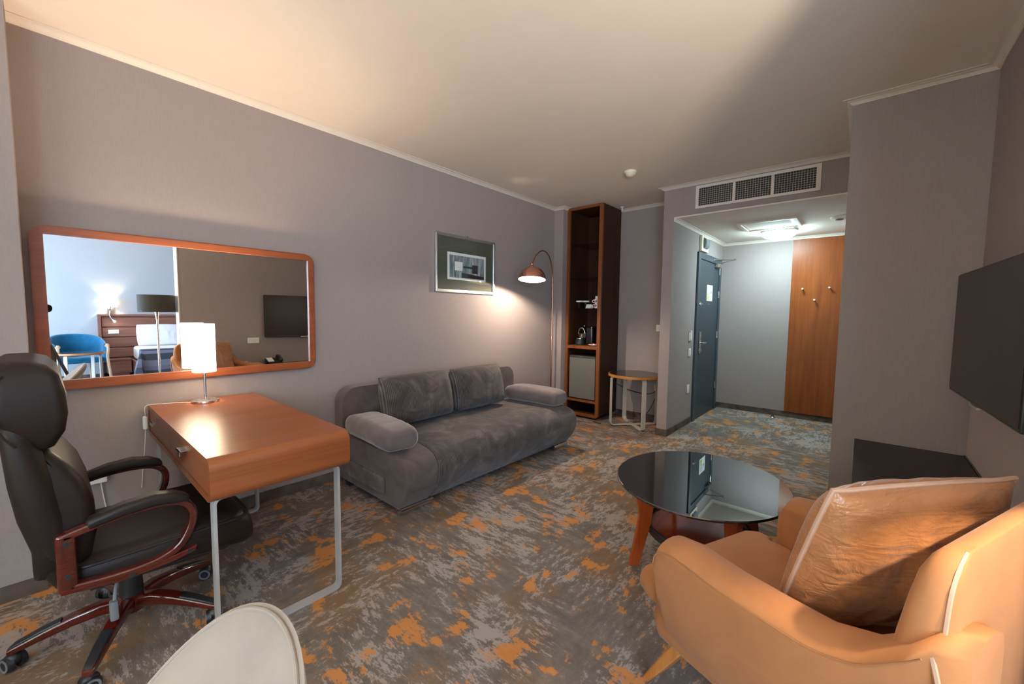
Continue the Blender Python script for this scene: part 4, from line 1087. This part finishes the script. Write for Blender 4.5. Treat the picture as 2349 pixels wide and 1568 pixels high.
# ================================================================== CREAM CHAIR (foreground)
t = Thing('lounge_chair', 'cream velvet lounge chair with a round back in the front of the room', 'chair', (2.355, -.18, 0), 0, world=False)
n_ = Vector((0, -math.cos(.719), math.sin(.719))); u_ = Vector((0, math.sin(.719), math.cos(.719))); Cc = Vector((0, .246, .616))
rw, rh = .242, .258
def shell(u, v):
    th = 2*PI*u; rr = v
    x = rw*rr*math.cos(th); y = rh*rr*math.sin(th)
    cur = .055*(rr*rr-1)*1.0
    return Cc+Vector((1, 0, 0))*x+u_*y+n_*cur
b = B()
front = []; 
for j in range(13):
    rr = j/12
    d = .014 if rr < .9 else .014*math.sqrt(max(0, 1-((rr-.9)/.1)**2))
    front.append((rr, d))
rings = []
N = 64
for rr, d in front[1:]:
    rings.append([Cc+Vector((1, 0, 0))*(rw*rr*math.cos(2*PI*k/N))+u_*(rh*rr*math.sin(2*PI*k/N))+n_*(.05*(rr*rr-1)+d) for k in range(N)])
for rr, d in front[::-1][1:-1]:
    rings.append([Cc+Vector((1, 0, 0))*(rw*rr*math.cos(2*PI*k/N))+u_*(rh*rr*math.sin(2*PI*k/N))+n_*(.05*(rr*rr-1)-d*1.3) for k in range(N)])
b.loft(rings); bk = t.part('backrest', b, CREAM, ang=70)
b = B(); b.tube([Cc+Vector((1, 0, 0))*((rw-.010)*math.cos(2*PI*k/N))+u_*((rh-.010)*math.sin(2*PI*k/N))+n_*(.004) for k in range(N)], .0035, 8, closed=True); t.part('rim_piping', b, CREAM, bk)
b = B(); b.loft([ell(.20, .20, .36, 48), ell(.235, .235, .37, 48), ell(.245, .245, .41, 48), ell(.235, .235, .45, 48), ell(.19, .19, .465, 48)]); t.part('seat', b, CREAM, ang=70)
for a in (45, 135, 225, 315):
    a = math.radians(a); b = B(); b.cyl((.15*math.cos(a), .15*math.sin(a), .365), (.22*math.cos(a), .22*math.sin(a), 0), .016, .010, 14); t.part('chair_leg', b, BLK)

# ================================================================== FLOOR LAMP (seen in the mirror)
FX, FY = 3.63, .925
t = Thing('floor_lamp', 'floor lamp with a wide dark drum shade by the bedroom opening, seen in the mirror', 'floor lamp', (FX, FY, 0), 0, world=False)
b = B(); b.lathe([(0, .0006), (.14, .0006), (.14, .014), (.02, .022), (0, .022)], seg=36); t.part('lamp_base', b, NICKEL)
b = B(); b.cyl((0, 0, .02), (0, 0, 1.41), .011, seg=14); b.cyl((0, 0, 1.18), (0, 0, 1.275), .012, .024, 16); t.part('pole', b, NICKEL)
n = NT('dark_drum_fabric'); f = n.noise(n.coord((200, 200, 200)), 1, 2); n.set(Base__Color=n.ramp(f, [(.3, (.045, .038, .028, 1)), (.7, (.06, .05, .036, 1))]), Roughness=.8)
b = B(); b.lathe([(.180, 1.272), (.180, 1.482), (.177, 1.482), (.177, 1.272)], seg=48, closed=True); t.part('drum_shade', b, n.m)
b = B(); b.sphere((0, 0, 1.40), .03); t.part('bulb', b, BULB)
for a in (0, 2.1, 4.2):
    b = B(); b.tube([(0, 0, 1.29), (.180*math.cos(a), .180*math.sin(a), 1.29)], .002, 6); t.part('shade_spoke', b, NICKEL)

# ================================================================== CAMERA ON TRIPOD (seen in the mirror)
VX, VY, VZ = 3.031, 0.0, 1.30
fw = Vector((-.653, .754, -.069)).normalized(); ri = Vector((.755, .655, .011)).normalized(); upv = ri.cross(fw).normalized()
CM = Matrix(((ri.x, fw.x, upv.x), (ri.y, fw.y, upv.y), (ri.z, fw.z, upv.z))).to_4x4()
cp = Vector((VX, VY, VZ))+ri*.07
t = Thing('camera_tripod', 'black camera tripod standing in the front of the room, seen in the mirror', 'tripod', (VX+.06, VY-.07, 0))
hd = cp-fw*.085-upv*.055
b = B(); b.cyl(hd-Vector((0, 0, .30)), hd-Vector((0, 0, .06)), .014); b.sphere(hd-Vector((0, 0, .045)), .024); b.cyl(hd-Vector((0, 0, .022)), hd-Vector((0, 0, .004)), .025); t.part('centre_column', b, BLK)
b = B(); b.cyl(hd-Vector((0, 0, .05)), hd-Vector((0, 0, .05))-ri*.09-fw*.02, .006); b.sphere(hd-Vector((0, 0, .05))-ri*.095-fw*.02, .013); t.part('locking_knob', b, BLK)
for a in (20, 140, 260):
    a = math.radians(a)+math.atan2(-fw.y, -fw.x); d = Vector((math.cos(a), math.sin(a), 0))
    p0 = hd-Vector((0, 0, .22))+d*.025; p1 = Vector((hd.x, hd.y, .012))+d*.36
    b = B(); b.cyl(p0, p0.lerp(p1, .5), .014, seg=14); b.cyl(p0.lerp(p1, .48), p1, .010, seg=12); lg = t.part('tripod_leg', b, BLK)
    b = B(); b.sphere(p1, .012, seg=12); t.part('rubber_foot', b, RUB, lg)
t = Thing('photo_camera', 'black camera with a lens on the tripod, seen at the mirror edge', 'camera', hd.to_tuple())
M = Matrix.Translation(cp) @ CM
b = B(); b.box(-.065, .065, -.125, -.062, -.050, .042, .010, 3, mat=M); b.box(-.025, .025, -.118, -.066, .038, .062, .008, 2, mat=M); t.part('camera_body', b, BLK)
b = B(); b.lathe([(0, -.064), (.033, -.064), (.034, -.05), (.037, -.03), (.037, -.010), (.033, -.008), (.031, -.016), (0, -.022)], seg=32, mat=M @ Matrix.Rotation(-PI/2, 4, 'X')); t.part('lens', b, BLKG)

# ================================================================== BEDROOM (seen in the mirror)
t = Thing('bed', 'walnut bed with a tall panelled headboard in the bedroom', 'bed', (7.0, 2.1, 0))
bx0, by0, by1 = 6.38, 1.09, 2.95
b = B(); b.box(bx0, 7.90, by0, by0+.04, .10, .335, .004); b.box(bx0, 7.90, by1-.04, by1, .10, .335, .004); b.box(bx0, bx0+.04, by0, by1, .10, .335, .004); b.box(bx0+.1, 7.85, by0+.15, by1-.15, 0, .11); t.part('bed_frame', b, WD_BED)
hy0, hy1, hz = .665, 3.25, 1.205
b = B(); b.box(7.90, 7.998, hy0, hy0+.045, .0, hz, .003); b.box(7.90, 7.998, hy1-.045, hy1, 0, hz, .003); b.box(7.90, 7.998, hy0+.045, hy1-.045, hz-.04, hz, .003); b.box(7.96, 7.998, hy0+.04, hy1-.04, .28, hz-.04); hb = t.part('headboard', b, WD_BED)
zz = [hz-.045, .955, .76, .56, .36]
for k in range(4):
    b = B(); b.box(7.925, 7.962, hy0+.05, hy1-.05, zz[k+1]+.012, zz[k]-.006, .012, 3); t.part('headboard_panel', b, WD_BED, hb)
b = B(); b.box(6.43, 7.90, by0+.045, by1-.045, .335, .585, .05, 4); t.part('mattress', b, LINEN, ang=60)
t = Thing('bed_pillow', 'white pillow standing against the headboard', 'pillow', (7.78, 1.55, .585), world=False)
M = Matrix.Translation((0, -.02, .215)) @ Matrix.Rotation(PI/2, 4, 'Z') @ Matrix.Rotation(math.radians(18), 4, 'X')
b = B(); b.pillow(.72, .46, .17, 30, .12, 9, .12, mat=M); t.part('pillow_case', b, LINEN, ang=80)
def runner_mat():
    n = NT('striped_runner'); tc = n.coord()
    w = n.n('ShaderNodeSeparateXYZ'); n.l(tc, w.inputs[0])
    f = n.math('FRACT', n.math('MULTIPLY', n.math('ADD', w.outputs['X'], w.outputs['Z']), 2.1))
    n.set(Base__Color=n.ramp(f, [(0, (.16, .17, .24, 1)), (.22, (.045, .055, .07, 1)), (.48, (.19, .20, .28, 1)), (.60, (.05, .06, .085, 1)), (.85, (.13, .14, .2, 1))], 'CONSTANT'), Roughness=.9); return n.m
b = B()
def rf(u, v):
    s = u*.71-.47                       # along the bed: s<0 hangs over the foot end
    w = v*2.70-.40
    W2 = by1-by0+.028
    ds = max(0, -s); dw = max(0, -w, w-W2)
    x = bx0-.014+max(s, 0); y = by0-.014+min(max(w, 0), W2)
    sg = -1 if w < 0 else 1
    fl = min(ds, dw)
    x -= .02*min(ds*6, 1)+(ds*.22 if fl > 0 else 0)+.006*math.sin(y*14)*min(ds*5, 1)
    if dw > 0: y += sg*(.018*min(dw*6, 1)+(dw*.22 if fl > 0 else 0)+.006*math.sin(x*15)*min(dw*5, 1))
    z = .606-max(ds, dw)+.004*math.sin(x*9+y*5)
    return (x, y, z)
b.grid(rf, 56, 90)
single('bed_runner', b, runner_mat(), 'striped grey and blue runner draped over the white bed', 'bed runner', ang=70)
t = Thing('nightstand', 'walnut nightstand with one drawer left of the bed', 'nightstand', (7.75, .9, 0))
b = B(); b.box(7.55, 7.90, .74, 1.078, .335, .362, .003); b.box(7.56, 7.90, .75, 1.07, .10, .335); b.box(7.60, 7.9, .78, 1.04, 0, .10); t.part('nightstand_body', b, WD_BED)
b = B(); b.box(7.545, 7.562, .755, 1.065, .125, .325, .003); d = t.part('drawer', b, WD_BED)
b = B(); b.box(7.525, 7.547, .875, .935, .285, .295); t.part('drawer_pull', b, CHROME, d)
t = Thing('wall_sconce', 'lit wall sconce with a white shade and bendy reading light above the headboard', 'wall light', (7.995, .845, 1.25))
b = B(); b.box(7.965, 7.9985, .80, .90, 1.215, 1.36, .006); t.part('back_plate', b, NICKEL)
b = B(); b.lathe([(.078, 1.345), (.078, 1.505), (.0755, 1.505), (.0755, 1.345)], (7.905, .845, 0), 36, closed=True); t.part('sconce_shade', b, shade_mat('sconce_shade_fabric', (1, .93, .82, 1), 2.0))
b = B(); b.cyl((7.97, .845, 1.30), (7.905, .845, 1.33), .010); b.cyl((7.905, .845, 1.32), (7.905, .845, 1.37), .014); t.part('arm', b, CHROME)
b = B(); b.tube(spline([(7.96, .845, 1.27), (7.90, .83, 1.22), (7.87, .84, 1.15), (7.83, .87, 1.10)]), .006, 8); t.part('gooseneck', b, CHROME)
b = B(); b.cyl((7.835, .862, 1.105), (7.815, .885, 1.072), .016, .022, 16); h_ = t.part('reading_head', b, CHROME)
b = B(); b.sphere((7.812, .888, 1.070), .016, seg=12); t.part('reading_bulb', b, emit('reading_led', (1, .9, .7, 1), 60), h_)
plate('bed_socket', 'white double socket on the headboard below the reading light', 'socket', None, (7.9245, .875, .872), 'X', .15, .075, 'double')
t = Thing('bedroom_picture', 'large brown framed picture above the headboard', 'picture', (7.99, 2.25, 1.55))
b = B(); b.frame(sq(1.87, 2.72, 1.56, 2.285), sq(1.90, 2.69, 1.59, 2.255), 'x', 7.97, 7.998); t.part('picture_frame', b, WD_BED)
b = B(); b.box(7.985, 7.998, 1.89, 2.70, 1.58, 2.265); t.part('picture_print', b, plain('pale_blue_print', (.5, .55, .62), .5))

# blue tub chair (local: y forward)
t = Thing('tub_chair', 'blue velvet tub chair with pale wooden arms behind the round table', 'chair', (7.36, .36, 0), math.radians(90-12), world=False)
rings = []
N = 25
for k in range(N):
    a = -1+2*k/(N-1); th = math.radians(a*118)
    rx, ry = .33, .30
    ex = rx*math.sin(th); ey = -ry*math.cos(th)
    if abs(a) > .78: ey += (abs(a)-.78)*.55
    zt = .86-.20*abs(a)**2.2; zb = .36
    nx, ny = math.sin(th), -math.cos(th)
    ring = []
    for w, z in ((.0, zb), (.028, zb+.05), (.030, zt-.03), (.016, zt), (-.016, zt), (-.030, zt-.03), (-.028, zb+.05), (-.01, zb)):
        ring.append((ex+nx*w, ey+ny*w, z))
    rings.append(ring)
b = B(); b.loft(rings); t.part('tub_back', b, BLUE, ang=70)
b = B(); b.loft([[(p[0], p[1], z) for p in rrect(-.29+e, .29-e, -.27+e, .30-e, .12, 6)] for z, e in ((.37, .02), (.38, 0), (.44, 0), (.465, .015), (.475, .05))]); t.part('seat', b, BLUE, ang=70)
for s in (-1, 1):
    pth = spline([(s*.30, .305, .69), (s*.305, .33, .60), (s*.30, .31, .45), (s*.31, .34, .22), (s*.325, .37, 0)], 6)
    b = B(); b.tube(pth, sec=rrect(-.024, .024, -.016, .016, .008, 3), up=(0, 1, 0)); b.tube([(s*.30, .30, .655), (s*.30, .325, .665)], .03, 14); t.part('front_leg', b, WD_BEECH)
    b = B(); b.tube([(s*.22, -.24, .38), (s*.25, -.32, 0)], sec=rrect(-.02, .02, -.016, .016, .006, 3), up=(0, 1, 0)); t.part('rear_leg', b, WD_BEECH)

# ================================================================== LIGHT
def light(name, kind, loc, power, col, rad=.03, rot=(0, 0, 0), **k):
    d = bpy.data.lights.new(name, kind); d.energy = power; d.color = col
    if kind in ('POINT', 'SPOT'): d.shadow_soft_size = rad
    for a, v in k.items(): setattr(d, a, v)
    o = bpy.data.objects.new(name, d); o.location = loc; o.rotation_euler = rot; COL.objects.link(o); return o
WARM = (1.0, .66, .40)
light('desk_lamp_light', 'POINT', (LX, LY, 1.16), 36, (1.0, .77, .56), .02)
light('arc_lamp_light', 'POINT', (SX-.008, SY+.03, SZ+.028), 30, (1.0, .83, .66), .018)
light('floor_lamp_light', 'POINT', (FX, FY, 1.455), 66, (1.0, .82, .60), .02)
light('sconce_light', 'POINT', (7.905, .845, 1.42), 11, (1.0, .80, .6), .025)
# daylight enters through the two window openings
for i, (x0, x1, z0, z1) in enumerate(WIN):
    o = light('window_portal_%d' % (i+1), 'AREA', ((x0+x1)/2, YW-.16, (z0+z1)/2), 1, (1, 1, 1), rot=(math.radians(90), 0, 0), shape='RECTANGLE', size=x1-x0, size_y=z1-z0)
    o.data.cycles.is_portal = True
w = bpy.data.worlds.new('sky'); bpy.context.scene.world = w; w.use_nodes = True
bg = w.node_tree.nodes['Background']; bg.inputs['Color'].default_value = (.54, .75, 1.0, 1); bg.inputs['Strength'].default_value = 10

# ================================================================== CAMERA
cam = bpy.data.cameras.new('view'); cam.sensor_fit = 'HORIZONTAL'; cam.sensor_width = 36
cam.lens = 36*930.42/2349; cam.clip_start = .01
co = bpy.data.objects.new('view', cam); COL.objects.link(co)
yaw, pit, rol = .7136, -.0693, .0112
fwd = Vector((-math.sin(yaw)*math.cos(pit), math.cos(yaw)*math.cos(pit), math.sin(pit))); rt = Vector((math.cos(yaw), math.sin(yaw), 0)); up_ = rt.cross(fwd)
r2 = rt*math.cos(rol)+up_*math.sin(rol); u2 = -rt*math.sin(rol)+up_*math.cos(rol)
co.matrix_world = Matrix(((r2.x, u2.x, -fwd.x, VX), (r2.y, u2.y, -fwd.y, VY), (r2.z, u2.z, -fwd.z, VZ), (0, 0, 0, 1)))
sc = bpy.context.scene
sc.camera = co
sc.view_settings.view_transform = 'Standard'; sc.view_settings.look = 'None'; sc.view_settings.gamma = 1; sc.view_settings.use_curve_mapping = False
sc.view_settings.exposure = 0.82
sc.cycles.max_bounces = 10; sc.cycles.diffuse_bounces = 5; sc.cycles.glossy_bounces = 5; sc.cycles.transparent_max_bounces = 12
sc.cycles.sample_clamp_indirect = 6; sc.cycles.use_denoising = True
